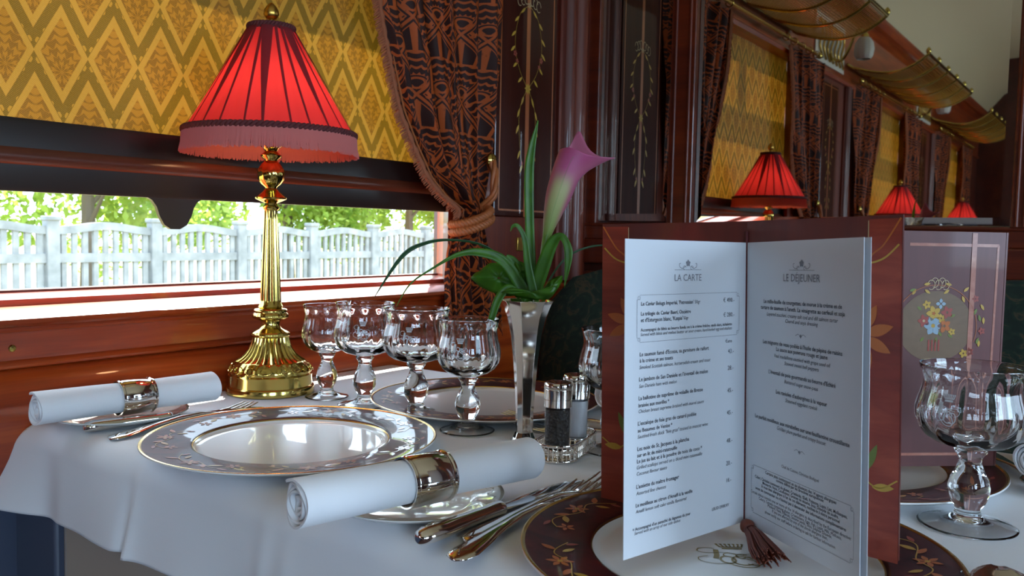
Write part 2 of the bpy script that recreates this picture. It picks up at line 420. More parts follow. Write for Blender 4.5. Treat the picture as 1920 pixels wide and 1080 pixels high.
for i, (a, b) in enumerate(WIN):
    mb = MB(); x0, x1 = -.137, -.115
    ya, yb = a-.13, b+.13
    mb.box((x0, ya, .875), (x1, yb, .879)); mb.box((x0, ya, 1.48), (x1, yb, 1.55)); mb.box((x0, a+.50, 1.55), (x1, a+.54, 1.76))
    mb.box((x0, ya-.0, .875), (x1, ya+.012, 1.76)); mb.box((x0, yb-.012, .875), (x1, yb, 1.76))
    fr = struct(mb.build('window_%d' % (i+1), MHd))
    pn = MB().box((-.122, ya, .875), (-.119, yb, 1.76)).build('pane', PANE, fr)
mb = MB(); i = [mb.vert(p) for z in (.862, 1.62) for p in ((.002,1.249,z),(-.137,1.376,z),(-.137,1.382,z),(.002,1.262,z))]
for f in ((0,1,5,4),(1,2,6,5),(2,3,7,6),(3,0,4,7),(0,3,2,1),(4,5,6,7)): mb.face([i[k] for k in f])
struct(mb.build('trim_8', wood('sunlit window jamb', (.16,.014,.003), (.36,.04,.006), (.5,.09,.015), 'z', coat=.3), smooth=0))  # brighter mahogany: the jamb's sunlit look is put into its colour
# pier mouldings
def mould(n, y0, y1, z0=.862, z1=1.62):
    mb = MB(); P = [(.0, y0)]; N = 6; wd = (y1-y0)
    prof = [(0,0),(.008,.0),(.010,.06),(.006,.10),(.006,.22),(.016,.26),(.020,.34),(.016,.42),(.008,.46),(.008,.56),(.018,.60),(.022,.72),(.018,.84),(.008,.88),(.008,1.0),(0,1)]
    pts = [(x, y0+wd*t) for x, t in prof]
    A = [mb.vert((x, y, z0)) for x, y in pts]; B = [mb.vert((x, y, z1)) for x, y in pts]; k = len(pts)
    for i in range(k): mb.face((A[i], A[(i+1) % k], B[(i+1) % k], B[i]))
    mb.face(A); mb.face(B); struct(mb.build('trim_%d' % n, MHz, smooth=50))
mould(1, 1.612, 1.735); mould(2, .02, .10); mould(3, -.46, -.38); mould(4, -2.40, -2.30); mould(5, -1.80, -1.72)

# bulkhead
mb = MB(); mb.box((-.14, 1.760, 0), (2.95, 1.840, 2.45)); struct(mb.build('wall_front', MHd))
fr = MB()
fr.box((0, 1.728, .90), (2.85, 1.760, .955)); fr.box((0, 1.735, .955), (2.85, 1.760, .992)); fr.box((0, 1.732, .985), (2.85, 1.760, .993))
fr.box((0.2152, 1.730, .99), (0.2724, 1.760, 1.74)); fr.box((0.8701, 1.730, .99), (1.02, 1.760, 1.74)); fr.box((0, 1.735, .99), (0.0354, 1.760, 1.74))
fr.box((0, 1.728, 1.74), (2.85, 1.760, 1.760)); fr.box((0, 1.735, 1.760), (2.85, 1.760, 2.0))
fr.box((0, 1.734, .30), (2.85, 1.760, .88)); fr.box((1.02, 1.735, .99), (2.85, 1.760, 1.74))
struct(bevel(fr.build('trim_6', MHx, smooth=0), .003, 3))
mb = MB()
for x in (0.2274, 0.2602): mb.tube([(x, 1.730, .993), (x, 1.730, 1.74)], .0035, 8)
for x in (0.8799, 0.8916): mb.tube([(x, 1.730, .993), (x, 1.730, 1.74)], .0035, 8)
struct(mb.build('trim_7', MHz, smooth=60))
def mirror(x0, x1, z0, z1, label, y=1.748, bv=.016):
    mb = MB(); d = .0012
    I = [(x0+bv, y-d, z0+bv), (x1-bv, y-d, z0+bv), (x1-bv, y-d, z1-bv), (x0+bv, y-d, z1-bv)]
    O = [(x0, y, z0), (x1, y, z0), (x1, y, z1), (x0, y, z1)]
    Bk = [(x, y+.004, z) for x, _, z in O]
    i = [mb.vert(p) for p in I]; o_ = [mb.vert(p) for p in O]; b = [mb.vert(p) for p in Bk]
    mb.face(i)
    for k in range(4): mb.face((o_[k], o_[(k+1) % 4], i[(k+1) % 4], i[k])); mb.face((b[k], b[(k+1) % 4], o_[(k+1) % 4], o_[k]))
    mb.face(list(reversed(b)))
    return tag(mb.build('wall_mirror', MIRROR, smooth=0), label, 'mirror')
mirror(0.2739, 0.8701, .993, 1.74, 'large wall mirror reflecting gold blinds, red lamps and brass racks')
mirror(0.0358, 0.2147, .998, 1.74, 'narrow upright mirror strip in the corner beside the inlaid pier')

struct(MB().box((-.14, Y0-.08, 0), (2.95, Y0, 2.45)).build('wall_back', MHd))
# end door in the mirror
mb = MB(); mb.box((.25, Y0, 0), (1.0, Y0+.02, 1.72)); d = struct(bevel(mb.build('door_1', MHx), .004, 2))
mb = MB(); mb.box((.33, Y0+.02, .95), (.92, Y0+.026, 1.55)); bevel(mb.build('inlaid_panel', BURL, d), .002, 2)
mb = MB()
for a, b in (((.37, .99), (.88, 1.0)), ((.37, 1.50), (.88, 1.51)), ((.37, .99), (.38, 1.51)), ((.87, .99), (.88, 1.51))): mb.box((a[0], Y0+.026, a[1]), (b[0], Y0+.0275, b[1]))
mb.build('inlay_line', INLAY, d)

# right wall with open windows
mb = MB(); X = 2.85
mb.box((X, Y0, 0), (X+.12, YB+.1, .86)); mb.box((X, Y0, 1.66), (X+.12, YB+.1, 2.45))
ys = [Y0] + [q for a, b in reversed(WIN) for q in (a, b)] + [YB+.1]
for k in range(0, len(ys), 2): mb.box((X, ys[k], .86), (X+.12, ys[k+1], 1.66))
struct(mb.build('wall_right', MHz))
for i, (a, b) in enumerate(WIN):
    mb = MB(); mb.box((X+.03, a, 1.34), (X+.06, b, 1.37)); mb.box((X+.03, (a+b)/2-.012, 1.37), (X+.06, (a+b)/2+.012, 1.66)); mb.box((X+.03, a, .86), (X+.06, b, .89))
    f = struct(mb.build('window_%d' % (i+4), MHd)); MB().box((X+.04, a, .86), (X+.044, b, 1.66)).build('pane', PANE, f)
# ceiling, floor
P = []
for k in range(25):
    t = k/24; x = .05+2.75*t; z = 1.97+.42*math.sin(PI*t)**.55
    P.append((x, z))
P2 = P + [(2.97, 1.97), (2.97, 2.5), (-.14, 2.5), (-.14, 1.97)]
CEIL = plain('cream ceiling', (.72,.62,.42), .6)
struct(MB().extr(P2, Y0, YB).build('ceiling', CEIL))
Mx = Mat('patterned carpet'); n = Mx.noise(Mx.coord('Object'), 30, 3); Mx.put(Base_Color=Mx.ramp(n, [(.4,(.05,.02,.02)),(.6,(.12,.05,.03))]), Roughness=.95)
struct(MB().box((-.14, Y0, -.06), (2.95, YB, 0)).build('floor', Mx.m))
struct(MB().box((.0195, Y0, 0), (.0225, YB, .655)).build('baseboard_left', plain('blue grey dado', (.06,.075,.12), .5), smooth=0))
# brass screw on the sill panel, switch plate
mb = MB(); mb.lathe([(.0001,.002),(.0035,.0018),(.0045,.0005),(.0045,0)], 20); s = mb.build('brass_screw', BRASS); s.rotation_euler = (0, PI/2, 0); s.location = (0, .47, .820)
tag(s, 'small round brass screw head in the red wood panel below window', 'screw')
mb = MB(); mb.box((0, 1.472, .928), (.004, 1.492, .956)); s = bevel(mb.build('switch_plate', BRASSD), .001)
tag(s, 'small rectangular brass plate on dark wood pier under the inlay', 'switch plate')

# ---------------------------------------------------------------- decals
class Decal:
    def __init__(s, f): s.f = f; s.mb = MB(); s.q = 0
    def poly(s, pts, slot):
        s.mb.cur = slot; s.q += 1
        s.mb.face([s.mb.vert(s.f(u, v)) for u, v in pts])
    def leaf(s, u, v, ang, L, W, slot, n=7):
        a = []; b = []
        for k in range(n+1):
            t = k/n; w_ = W*math.sin(PI*t)**.8*(1-.25*t)
            for side, l in ((1, a), (-1, b)):
                l.append((u+math.cos(ang)*L*t-math.sin(ang)*w_*side, v+math.sin(ang)*L*t+math.cos(ang)*w_*side))
        s.poly(a+b[-2:0:-1], slot)
    def flower(s, u, v, r, n, slot, cslot=None, a0=0, wd=.3):
        for k in range(n): s.leaf(u+.15*r*math.cos(a0+2*PI*k/n), v+.15*r*math.sin(a0+2*PI*k/n), a0+2*PI*k/n, r, r*wd, slot)
        if cslot is not None: s.poly([(u+r*.25*math.cos(t*PI/5), v+r*.25*math.sin(t*PI/5)) for t in range(10)], cslot)
    def line(s, pts, w_, slot):
        # polyline ribbon, w_ number or function of t
        N = len(pts); L = []; R = []
        for i in range(N):
            a = pts[max(i-1, 0)]; b = pts[min(i+1, N-1)]; dx, dy = b[0]-a[0], b[1]-a[1]; q = math.hypot(dx, dy) or 1
            ww = (w_(i/(N-1)) if callable(w_) else w_)/2
            L.append(s.f(pts[i][0]-dy/q*ww, pts[i][1]+dx/q*ww)); R.append(s.f(pts[i][0]+dy/q*ww, pts[i][1]-dx/q*ww))
        s.mb.cur = slot; li = [s.mb.vert(p) for p in L]; ri = [s.mb.vert(p) for p in R]
        for i in range(N-1): s.mb.face((li[i], ri[i], ri[i+1], li[i+1]))
    def rect(s, u0, v0, u1, v1, slot, n=1):
        for i in range(n):
            a, b = u0+(u1-u0)*i/n, u0+(u1-u0)*(i+1)/n; s.poly([(a, v0), (b, v0), (b, v1), (a, v1)], slot)
def arc(cx, cy, rx, ry, a0, a1, n=16): return [(cx+rx*math.cos(a0+(a1-a0)*k/n), cy+ry*math.sin(a0+(a1-a0)*k/n)) for k in range(n+1)]
def spl(P, n=8):
    out = []
    for i in range(len(P)-1):
        p0, p1, p2, p3 = P[max(i-1,0)], P[i], P[i+1], P[min(i+2, len(P)-1)]
        for k in range(n):
            t = k/n
            out.append(tuple(.5*((2*b)+(-a+c)*t+(2*a-5*b+4*c-d)*t*t+(-a+3*b-3*c+d)*t**3) for a, b, c, d in zip(p0, p1, p2, p3)))
    out.append(tuple(P[-1])); return out
MARQ = [INLAY, GRN, YEL, IVO, PNK, ORN, BLU]
def inlaid_pier(yc, label, sgn=1):
    t = thing('marquetry_panel', label, 'wall panel', (0, yc, 0))
    b = MB().box((.0, -.108, .998), (.006, .108, 1.60)); bevel(b.build('lacquered_board', BURL, t, smooth=0), .004, 3)
    D = Decal(lambda u, v: (.0064, u*sgn, v))
    D.line([(0, .999), (0, 1.599)], .0135, 0)
    for s in (-1, 1): D.line([(s*.094, 1.012), (s*.094, 1.59)], .0035, 0)
    D.line([(-.094, 1.012), (.094, 1.012)], .0035, 0); D.line([(-.094, 1.588), (.094, 1.588)], .0035, 0)
    D.mb.build('inlay_band', MARQ, t, smooth=0, recalc=False)
    D = Decal(lambda u, v: (.0068, u*sgn, v))
    zt, zm, zb = 1.435, 1.265, 1.10
    for s in (-1, 1):
        for k in range(3):  # bow loops
            D.line(arc(s*(.010+.012*k), zt+.012-.004*k, .008, .011, 0, 1.7*PI), .0016, 3)
        V = spl([(0, zt), (s*.030, zt-.02), (s*.046, zt-.06), (s*.046, zt-.10), (s*.028, zm+.03), (0, zm)]); D.line(V, .0008, 2)
        V2 = spl([(0, zm), (s*.022, zm-.03), (s*.030, zm-.07), (s*.022, zb+.03), (s*.012, zb)]); D.line(V2, .0008, 2)
        for i in range(4, len(V)-2, 6):
            u, v = V[i]; D.leaf(u, v, -PI/2+.35*s+(.5*s if i % 12 else -.5*s), .020, .0032, 2 if i % 12 else 1)
        for i in range(5, len(V2)-2, 6):
            u, v = V2[i]; D.leaf(u, v, -PI/2+.45*s, .022, .0034, 2 if i % 4 else 1)
        D.flower(s*.047, zt-.105, .006, 5, 4, None, wd=.45); D.flower(s*.040, zm+.05, .005, 5, 4, None, wd=.45); D.flower(s*.016, zb+.01, .004, 5, 4, None, wd=.45)
    D.flower(0, zm, .010, 8, 2); D.flower(0, zt, .006, 5, 3)
    D.mb.build('flower_garland', MARQ, t, smooth=0, recalc=False)
inlaid_pier(1.493, 'dark lacquered pier panel with inlaid garland between curtain and corner')
inlaid_pier(-.17, 'inlaid pier panel between second and third curtain seen in the mirror')
inlaid_pier(-2.05, 'inlaid pier panel beyond the second lamp seen in the mirror')

RIDGE = plain('rail ridge red reflection', (.10,.025,.012), .3)  # red brown colour stands in for the reddish reflection along the rail
# ---------------------------------------------------------------- blinds
def blind(i, a, b, label):
    t = thing('roller_blind', label, 'blind', (0, (a+b)/2, 0), group='gold brocade window blinds'); yc = (a+b)/2; W = (b-a)/2+.032
    mb = MB(); rows = []
    for k in range(40):
        z = 1.078+(1.635-1.078)*k/39; rows.append([(-.034+.0015*math.sin(z*30+j*.4), -W+2*W*j/60, z) for j in range(61)])
    mb.grid(rows); mb.build('blind_fabric', BLIND, t, smooth=180)
    P = [(x-.026, z+.003) for x, z in [(-.014,1.084),(-.006,1.087),(-.003,1.080),(-.003,1.004),(-.005,1.000),(-.014,1.000)]]
    MB().extr([(-.030,1.056),(-.026,1.052),(-.0235,1.046),(-.024,1.041),(-.027,1.036),(-.030,1.034)], -W, W).build('rail_ridge', RIDGE, t, smooth=60)
    MB().extr(P, -W, W).build('bottom_rail', BLACKM, t, smooth=50)
    yt = -.072
    pr = [(-.042,1.002),(-.036,.999),(-.029,.990),(-.025,.978),(-.018,.966),(-.008,.960),(.006,.960),(.017,.966),(.024,.978),(.028,.990),(.033,.998),(.040,1.002)]
    mb = MB(); A = [mb.vert((-.038, yt+y, z+.001)) for y, z in pr]; B = [mb.vert((-.032, yt+y, z+.001)) for y, z in pr]; k = len(pr)
    for q in range(k): mb.face((A[q], A[(q+1) % k], B[(q+1) % k], B[q]))
    mb.face(A); mb.face(B); mb.build('pull_tab', BLACKM, t, smooth=50)
for i, (a, b) in enumerate(WIN):
    blind(i, a, b, ['gold diamond brocade blind half drawn behind the red lamp', 'gold blind behind the middle lamp seen in the mirror', 'gold blind farthest along the car in the mirror'][i])

# ---------------------------------------------------------------- curtains (built for the right-hand side, inner edge towards -Y)
ZK = 1.002
inner = [(1.64,.95),(1.50,.975),(1.332,1.013),(1.254,1.042),(1.17,1.065),(1.112,1.096),(1.06,1.131),(1.03,1.170),(1.006,1.222),(.975,1.210),(.93,1.196),(.88,1.193),(.80,1.200),(.745,1.205)]
outer = [(1.64,1.375),(1.414,1.368),(1.31,1.358),(1.207,1.346),(1.145,1.336),(1.073,1.320),(1.011,1.304),(.971,1.308),(.90,1.332),(.836,1.360),(.745,1.375)]
def ip(T, z):
    T = sorted(T)
    if z <= T[0][0]: return T[0][1]
    for (a, b), (c, d) in zip(T, T[1:]):
        if z <= c: return b+(d-b)*(z-a)/(c-a)
    return T[-1][1]
def curtain_mesh(mir, yref):
    mb = MB(); rows = []; NZ, NS = 110, 120; R = lambda y: ((yref-y) if mir else (y-yref)); edge = []
    for k in range(NZ+1):
        z = 1.645+(.745-1.645)*k/NZ; yi, yo = ip(inner, z)+.025, ip(outer, z)+.012; row = []
        tight = math.exp(-((z-ZK)/.10)**2)
        for j in range(NS+1):
            s = j/NS
            ph = s*PI*2*4.5+.7*math.sin(z*5)
            amp = (.013*(1-.55*tight))*min(1, .35+2*s)
            x = .022+amp*math.sin(ph)+.006*math.sin(ph*2.3+1+z*8)+.014*tight*math.sin(PI*s)
            if z < ZK: x += .010*math.sin(PI*s)*min(1,(ZK-z)*8)
            y = yi+(yo-yi)*(s+.012*math.sin(ph*2))
            row.append((max(x, .004), R(y), z))
            if j == 0: edge.append((max(x,.004), R(yi), z))
        rows.append(row)
    mb.grid(rows, uvf=lambda a, b: (b, -a*.9))
    return mb, edge
rings_z = 1.645
def make_curtain(mir, y, label, grp=None):
    t = thing('window_curtain', label, 'curtain', (0, y, 0), group='tied back damask curtains')
    mb, edge = curtain_mesh(mir, 1.25); mb.build('damask_drape', CURT, t, smooth=180, recalc=False)
    # lining thickness at back + fringe along the inner edge
    sg = 1 if mir else -1
    fr = MB(); up_e = [e for e in edge if e[2] > .99]
    fr.tube([(e[0]+.003, e[1], e[2]) for e in up_e], [.0055+.0012*math.sin(i*2.4) for i in range(len(up_e))], 8)
    rnd = random.Random(4); N = 330
    for i in range(N):
        q = i/N*(len(up_e)-1); a = up_e[int(q)]; b = up_e[min(int(q)+1, len(up_e)-1)]; f = q-int(q)
        p = [a[m_]+(b[m_]-a[m_])*f for m_ in range(3)]
        fr.tube([(p[0]+.004, p[1], p[2]), (p[0]+.006+rnd.uniform(-.002,.003), p[1]+sg*.007, p[2]-.003), (p[0]+.003, p[1]+sg*rnd.uniform(.011,.016), p[2]-.009)], [.0016,.0014,.0009], 4)
    fr.build('fringe', FRINGE, t, smooth=60)
    bd = MB(); bd.tube([(e[0]+.006, e[1]-sg*.010, e[2]) for e in up_e], .0018, 6); bd.build('edge_cord', ROPE, t)
    # twisted rope round the neck, up to the hook
    R = (lambda yy: (1.25-yy)) if mir else (lambda yy: yy-1.25)
    path = []
    for k in range(41):
        a = -.55*PI+1.12*PI*k/40*1.0
        path.append((.040+.036*math.cos(a), R(1.262+.046*math.sin(a)), .990+.016*math.sin(a)+.004))
    path += [(.058, R(1.312), 1.035), (.056, R(1.318), 1.062), (.052, R(1.322), 1.086), (.045, R(1.324), 1.100)]
    path = spl(path, 3); rp = MB()
    for st in range(3):
        for off in ((0, 0),) :
            pts = []
            for i, p in enumerate(path):
                a = i*.42+st*2*PI/3; q = Vector(p); tt = (Vector(path[min(i+1, len(path)-1)])-Vector(path[max(i-1, 0)])).normalized()
                u = tt.cross(Vector((1,0,.2))).normalized(); v = tt.cross(u); pts.append(q+.0042*(math.cos(a)*u+math.sin(a)*v))
            rp.tube(pts, .0044, 7)
            pts = [Vector(p)+Vector((.002, 0, -.014)) for p in pts[:120]]; rp.tube(pts, .0044, 7)
    rp.build('tieback_rope', ROPE, t, smooth=60)
    hk = MB(); hk.lathe([(.002,-.03),(.0035,-.028),(.003,-.006),(.006,-.003),(.0125,.002),(.014,.006),(.012,.010),(.006,.013),(.0001,.014)], 24)
    h = hk.build('tieback_hook', BRASS, t, smooth=60); h.rotation_euler = (0, PI/2, 0); h.location = (.036, R(1.326), 1.103)
    return t
cR = make_curtain(False, 1.25, 'large tied back damask curtain at the right of the near window')
dup(cR, (0, -.635, 0), label='tied back curtain right of the second lamp in the mirror')
dup(cR, (0, -2.525, 0), label='far tied back curtain at the third lamp in the mirror')
cL = make_curtain(True, .15, 'damask curtain just right of the reflected near lamp')
dup(cL, (0, -1.735, 0), label='damask curtain left of the third window in the mirror')
dup(cL, (0, -3.60, 0), label='last damask curtain by the end door in the mirror')
# curtain rods with brass rings
for i, (a, b) in enumerate(WIN):
    t = thing('curtain_rod', ['brass curtain rod above the nearest reflected window', 'brass curtain rod above the second window in the mirror', 'brass curtain rod above the farthest window in the mirror'][i], 'curtain rod', (0, (a+b)/2, 0), group='brass curtain rods')
    h = (b-a)/2+.15
    MB().tube([(.045, -h, 1.655), (.045, h, 1.655)], .006, 12).build('rod', BRASSD, t)
    for s in (-1, 1):
        mb = MB(); mb.lathe([(.0001,-.014),(.008,-.011),(.012,-.003),(.011,.006),(.006,.012),(.0001,.014)], 16); q = mb.build('finial', BRASS, t, smooth=80); q.rotation_euler = (PI/2,0,0); q.location = (.045, s*(h+.01), 1.655)
        for k in range(5):
            mb = MB(); mb.tube([(.045+.012*math.cos(x), 0, .012*math.sin(x)) for x in [2*PI*m_/16 for m_ in range(16)]], .002, 6, closed=True)
            q = mb.build('ring', BRASS, t, smooth=80); q.location = (0, s*(h-.03-k*.085), 1.653)

# ---------------------------------------------------------------- luggage racks
def rack(y, label):
    t = thing('luggage_rack', label, 'luggage rack', (0, y, 0), group='brass luggage racks'); L = .56
    prof = [(.02+.32*math.sin(a)**1.0, 1.70+.13-.16*math.cos(a-.35)) for a in [PI*.5*k/14 for k in range(15)]]
    prof = [(.015, 1.71)] + [(.03+.30*(k/12), 1.700-.055*math.sin(PI*.62*k/12)+.075*(k/12)**3) for k in range(13)]
    net = MB()
    for k in range(len(prof)-1):
        for f in (0, .33, .66):
            x = prof[k][0]+(prof[k+1][0]-prof[k][0])*f; z = prof[k][1]+(prof[k+1][1]-prof[k][1])*f
            net.tube([(x, -L, z), (x, L, z)], .0016, 4, caps=False)
    for k in range(70):
        yy = -L+2*L*k/69; net.tube([(x, yy, z+.001) for x, z in prof], .0012, 4, caps=False)
    net.build('rack_netting', BRASSD, t, smooth=60)
    for k in range(6):
        yy = -L+2*L*k/5; mb = MB(); mb.tube([(x, yy, z-.003) for x, z in prof], .0055, 8); mb.build('rib', BRASS, t, smooth=60)
        mb = MB(); mb.lathe([(.0001,-.013),(.008,-.009),(.0105,0),(.008,.008),(.003,.014),(.0001,.016)], 14); q = mb.build('knob', BRASS, t, smooth=80); q.location = (prof[-1][0], yy, prof[-1][1]+.01)
    mb = MB(); mb.tube([(prof[-1][0], -L, prof[-1][1]), (prof[-1][0], L, prof[-1][1])], .007, 10); mb.build('front_rail', BRASS, t)
    mb = MB(); mb.tube([(prof[0][0], -L, prof[0][1]), (prof[0][0], L, prof[0][1])], .006, 10); mb.build('wall_rail', BRASS, t)
    return t
r0 = rack(.92, 'curved brass luggage rack nearest in the mirror')
dup(r0, (0, -.92, 0), label='curved brass luggage rack second from front in the mirror')
dup(r0, (0, -2.80, 0), label='curved brass luggage rack farthest in the mirror')
# wall lights between the racks
FROST = Mat('frosted glass').put(Base_Color=(.75,.74,.70), Roughness=.5, Transmission_Weight=.3).m
def wall_light(y, label):
    t = thing('wall_light', label, 'wall light', (0, y, 0), group='frosted tulip wall lights')
    mb = MB(); mb.lathe([(.012,.045),(.022,.04),(.034,.02),(.038,-.005),(.034,-.03),(.026,-.042),(.0245,-.042),(.032,-.03),(.035,-.005),(.031,.02),(.012,.042)], 32, (.14,0,1.72), lambda k,a,z: 1+.04*math.cos(10*a)); mb.build('glass_shade', FROST, t, smooth=60)
    mb = MB(); mb.tube(spl([(.006,0,1.70),(.05,0,1.68),(.08,0,1.72),(.11,0,1.79),(.14,0,1.785),(.14,0,1.765)]), .006, 10); mb.lathe([(.018,1.755),(.016,1.77),(.006,1.785)], 20, (.14,0,0)); mb.build('bracket', BRASS, t, smooth=60)
    mb = MB(); mb.lathe([(.026,0),(.026,.004),(.018,.008),(.0001,.01)], 24); q = mb.build('wall_plate', BRASS, t, smooth=50); q.rotation_euler = (0,PI/2,0); q.location = (.006,0,1.70)
    return t
l0 = wall_light(-.12, 'frosted tulip wall light between first racks in the mirror')
dup(l0, (0, -1.86, 0), label='frosted tulip wall light between farther racks in the mirror')
# clerestory fret panels above piers
def fret(y, label):
    t = thing('fretwork_panel', label, 'fretwork panel', (0, y, 0), group='white panels with brass scrolls')
    bevel(MB().box((.006, -.20, 1.66), (.012, .20, 1.85)).build('milk_glass', WHITE, t, smooth=0), .002)
    mb = MB()
    for k in range(-3, 4):
        mb.tube(spl([(.018, k*.05-.02, 1.675), (.018, k*.05+.02, 1.72), (.018, k*.05-.012, 1.775), (.018, k*.05+.015, 1.82), (.018, k*.05+.035, 1.80)]), .004, 6)
    mb.build('brass_scroll', BRASSD, t, smooth=60); return t
f0 = fret(-.12, 'white panel with brass scrolls above the reflected pier'); dup(f0, (0, -2.02, 0), label='farther white panel with brass scrolls in the mirror')

# ---------------------------------------------------------------- outside
Mx = Mat('dry grass ground'); n = Mx.noise(Mx.coord('Object'), .8, 4); Mx.put(Base_Color=Mx.ramp(n, [(.35,(.14,.14,.05)),(.6,(.30,.26,.11)),(.8,(.18,.20,.06))]), Roughness=1)
struct(MB().box((-140, -140, -1.5), (140, 140, -1.32)).build('ground', Mx.m))
Mx = Mat('weathered concrete'); n = Mx.noise(Mx.coord('Object'), 4, 5); Mx.put(Base_Color=Mx.ramp(n, [(.3,(.17,.19,.21)),(.7,(.29,.31,.335))]), Roughness=.9); CONC = Mx.m
FX = -14.0
fence = thing('concrete_fence', 'pale concrete picket fence with wavy top rail outside the window', 'fence', (FX, 0, 0))
y = 7.40-2*7.65/4 
step = (15.1-7.40)/4
nb = -3
for k in range(-3, 16):
    yy = 7.40+step*k
    mb = MB(); mb.box((-.10, yy-.11, -1.32), (.10, yy+.11, 1.04)); mb.box((-.12, yy-.13, 1.02), (.12, yy+.13, 1.10)); bevel(mb.build('post', CONC, fence, smooth=0), .02)
for k in range(-3, 15):
    y0 = 7.40+step*k+.11; y1 = y0+step-.22; mb = MB(); N = 20
    def top(t): return .93+.085*(1-math.cos(2*PI*t))/2
    for j in range(N):
        t0, t1 = j/N, (j+1)/N; a, b = y0+(y1-y0)*t0, y0+(y1-y0)*t1
        q = [(x, yy_, zz) for yy_, zt in ((a, top(t0)), (b, top(t1))) for x in (-.05, .05) for zz in (zt-.14, zt)]
        i = [mb.vert(p) for p in q]
        for f in ((1,3,7,5),(0,4,6,2),(0,1,5,4),(2,6,7,3)): mb.face([i[z] for z in f])
    for z in (.30, -.75): mb.box((-.05, y0, z), (.05, y1, z+.16))
    mb.box((-.05, y0, -1.32), (.05, y1, -1.05))
    n = 9
    for j in range(n):
        c = y0+(y1-y0)*(j+.5)/n; mb.box((-.035, c-.045, -1.1), (.03, c+.045, top((j+.5)/n)-.08))
    mb.build('picket_panel', CONC, fence, smooth=0)
LEAFM = Mat('sunlit foliage'); n = LEAFM.noise(LEAFM.coord('Object'), .9, 3)
lc = LEAFM.ramp(n, [(.3,(.16,.28,.03)),(.5,(.33,.46,.07)),(.7,(.55,.62,.16))]); LEAFM.put(Base_Color=lc, Roughness=.6).translucent(lc, .5); LEAFM = LEAFM.m
BARK = plain('tree bark', (.13,.10,.07), .9)
def tree(seed):
    rnd = random.Random(seed); mb = MB()
    bl = [(rnd.uniform(-1.6,1.6), rnd.uniform(-1.9,1.9), rnd.uniform(1.0,4.6), rnd.uniform(.8,1.5)) for _ in range(11)]
    for _ in range(6500):
        b = rnd.choice(bl); d = Vector((rnd.gauss(0,1), rnd.gauss(0,1), rnd.gauss(0,1))).normalized(); p = Vector(b[:3])+d*b[3]*rnd.uniform(.55,1.05)
        a = Vector((rnd.gauss(0,1), rnd.gauss(0,1), rnd.gauss(0,1))).normalized(); c = a.orthogonal().normalized(); s = rnd.uniform(.05,.10)
        i = [mb.vert(p+a*s*1.4), mb.vert(p+c*s*.7), mb.vert(p-a*s*1.4), mb.vert(p-c*s*.7)]; mb.face(i)
    t = MB(); t.tube([(0,0,-1.4),(.05,.02,.6),(-.05,.05,2.2),(.1,0,3.6)], [.2,.16,.11,.05], 8)
    for k in range(5): a = k*1.3; t.tube([(0,0,.8+.5*k),(math.cos(a)*.8,math.sin(a)*.8,1.7+.5*k)], [.07,.03], 6)
    return mb, t
protos = []
kk = 0
TL = ['leafy green tree behind fence at the left edge of view', 'leafy tree behind fence above the blind pull tab', 'leafy tree behind fence beside the lamp stem', 'leafy tree behind fence near the curtain']
for k in range(13):
    yy = 7+k*2.9; rnd = random.Random(k); xx = FX-3.2-rnd.uniform(0, 2.5)
    lab = 'bright green leafy tree growing behind the concrete fence'
    if k < 3:
        crown, tr = tree(k+1); t = thing('leafy_tree', lab, 'tree', (xx, yy, 0), group='trees behind the fence')
        crown.build('crown', LEAFM, t, smooth=0, recalc=False); tr.build('trunk', BARK, t); protos.append(t)
    else: dup(protos[k % 3], (xx, yy, 0), rz=k*1.1)

# ================================================================ TABLE
TZ = .74
def W(px, py, base, dc=0.0):
    """point seen at photo position px,py in the upright plane through base facing the camera"""
    h = Vector((fw.x, fw.y, 0)).normalized(); d = fw+(px-960)/FPX*RX+(540-py)/FPX*UX
    t = ((Vector(base)+h*dc-CAM).dot(h))/d.dot(h); return CAM+d*t
T0X, T1X, TY0, TY1 = .045, 1.12, .462, 1.075
def dining_table(y, label):
    t = thing('dining_table', label, 'table', (0, y, 0), group='dining tables along the windows')
    bevel(MB().box((T0X+.004, TY0-.7685+.006, .690), (T1X-.006, TY1-.7685-.006, TZ-.003)).build('tabletop', MHd, t, smooth=0), .022, 4)
    for x in (.25, .92):
        mb = MB(); mb.lathe([(.13,0),(.13,.02),(.04,.06),(.03,.3),(.04,.6),(.09,.705),(.09,.712)], 20, (x, 0, 0)); mb.build('leg', MHd, t)
    return t
tb = dining_table(.7685, 'dining table under the white cloth in front of the window')
tb2 = dup(tb, (0, -1.11, 0), label='dining table under the second lamp in the mirror'); tb3 = dup(tb, (0, -3.01, 0), label='dining table under the farthest lamp in the mirror')
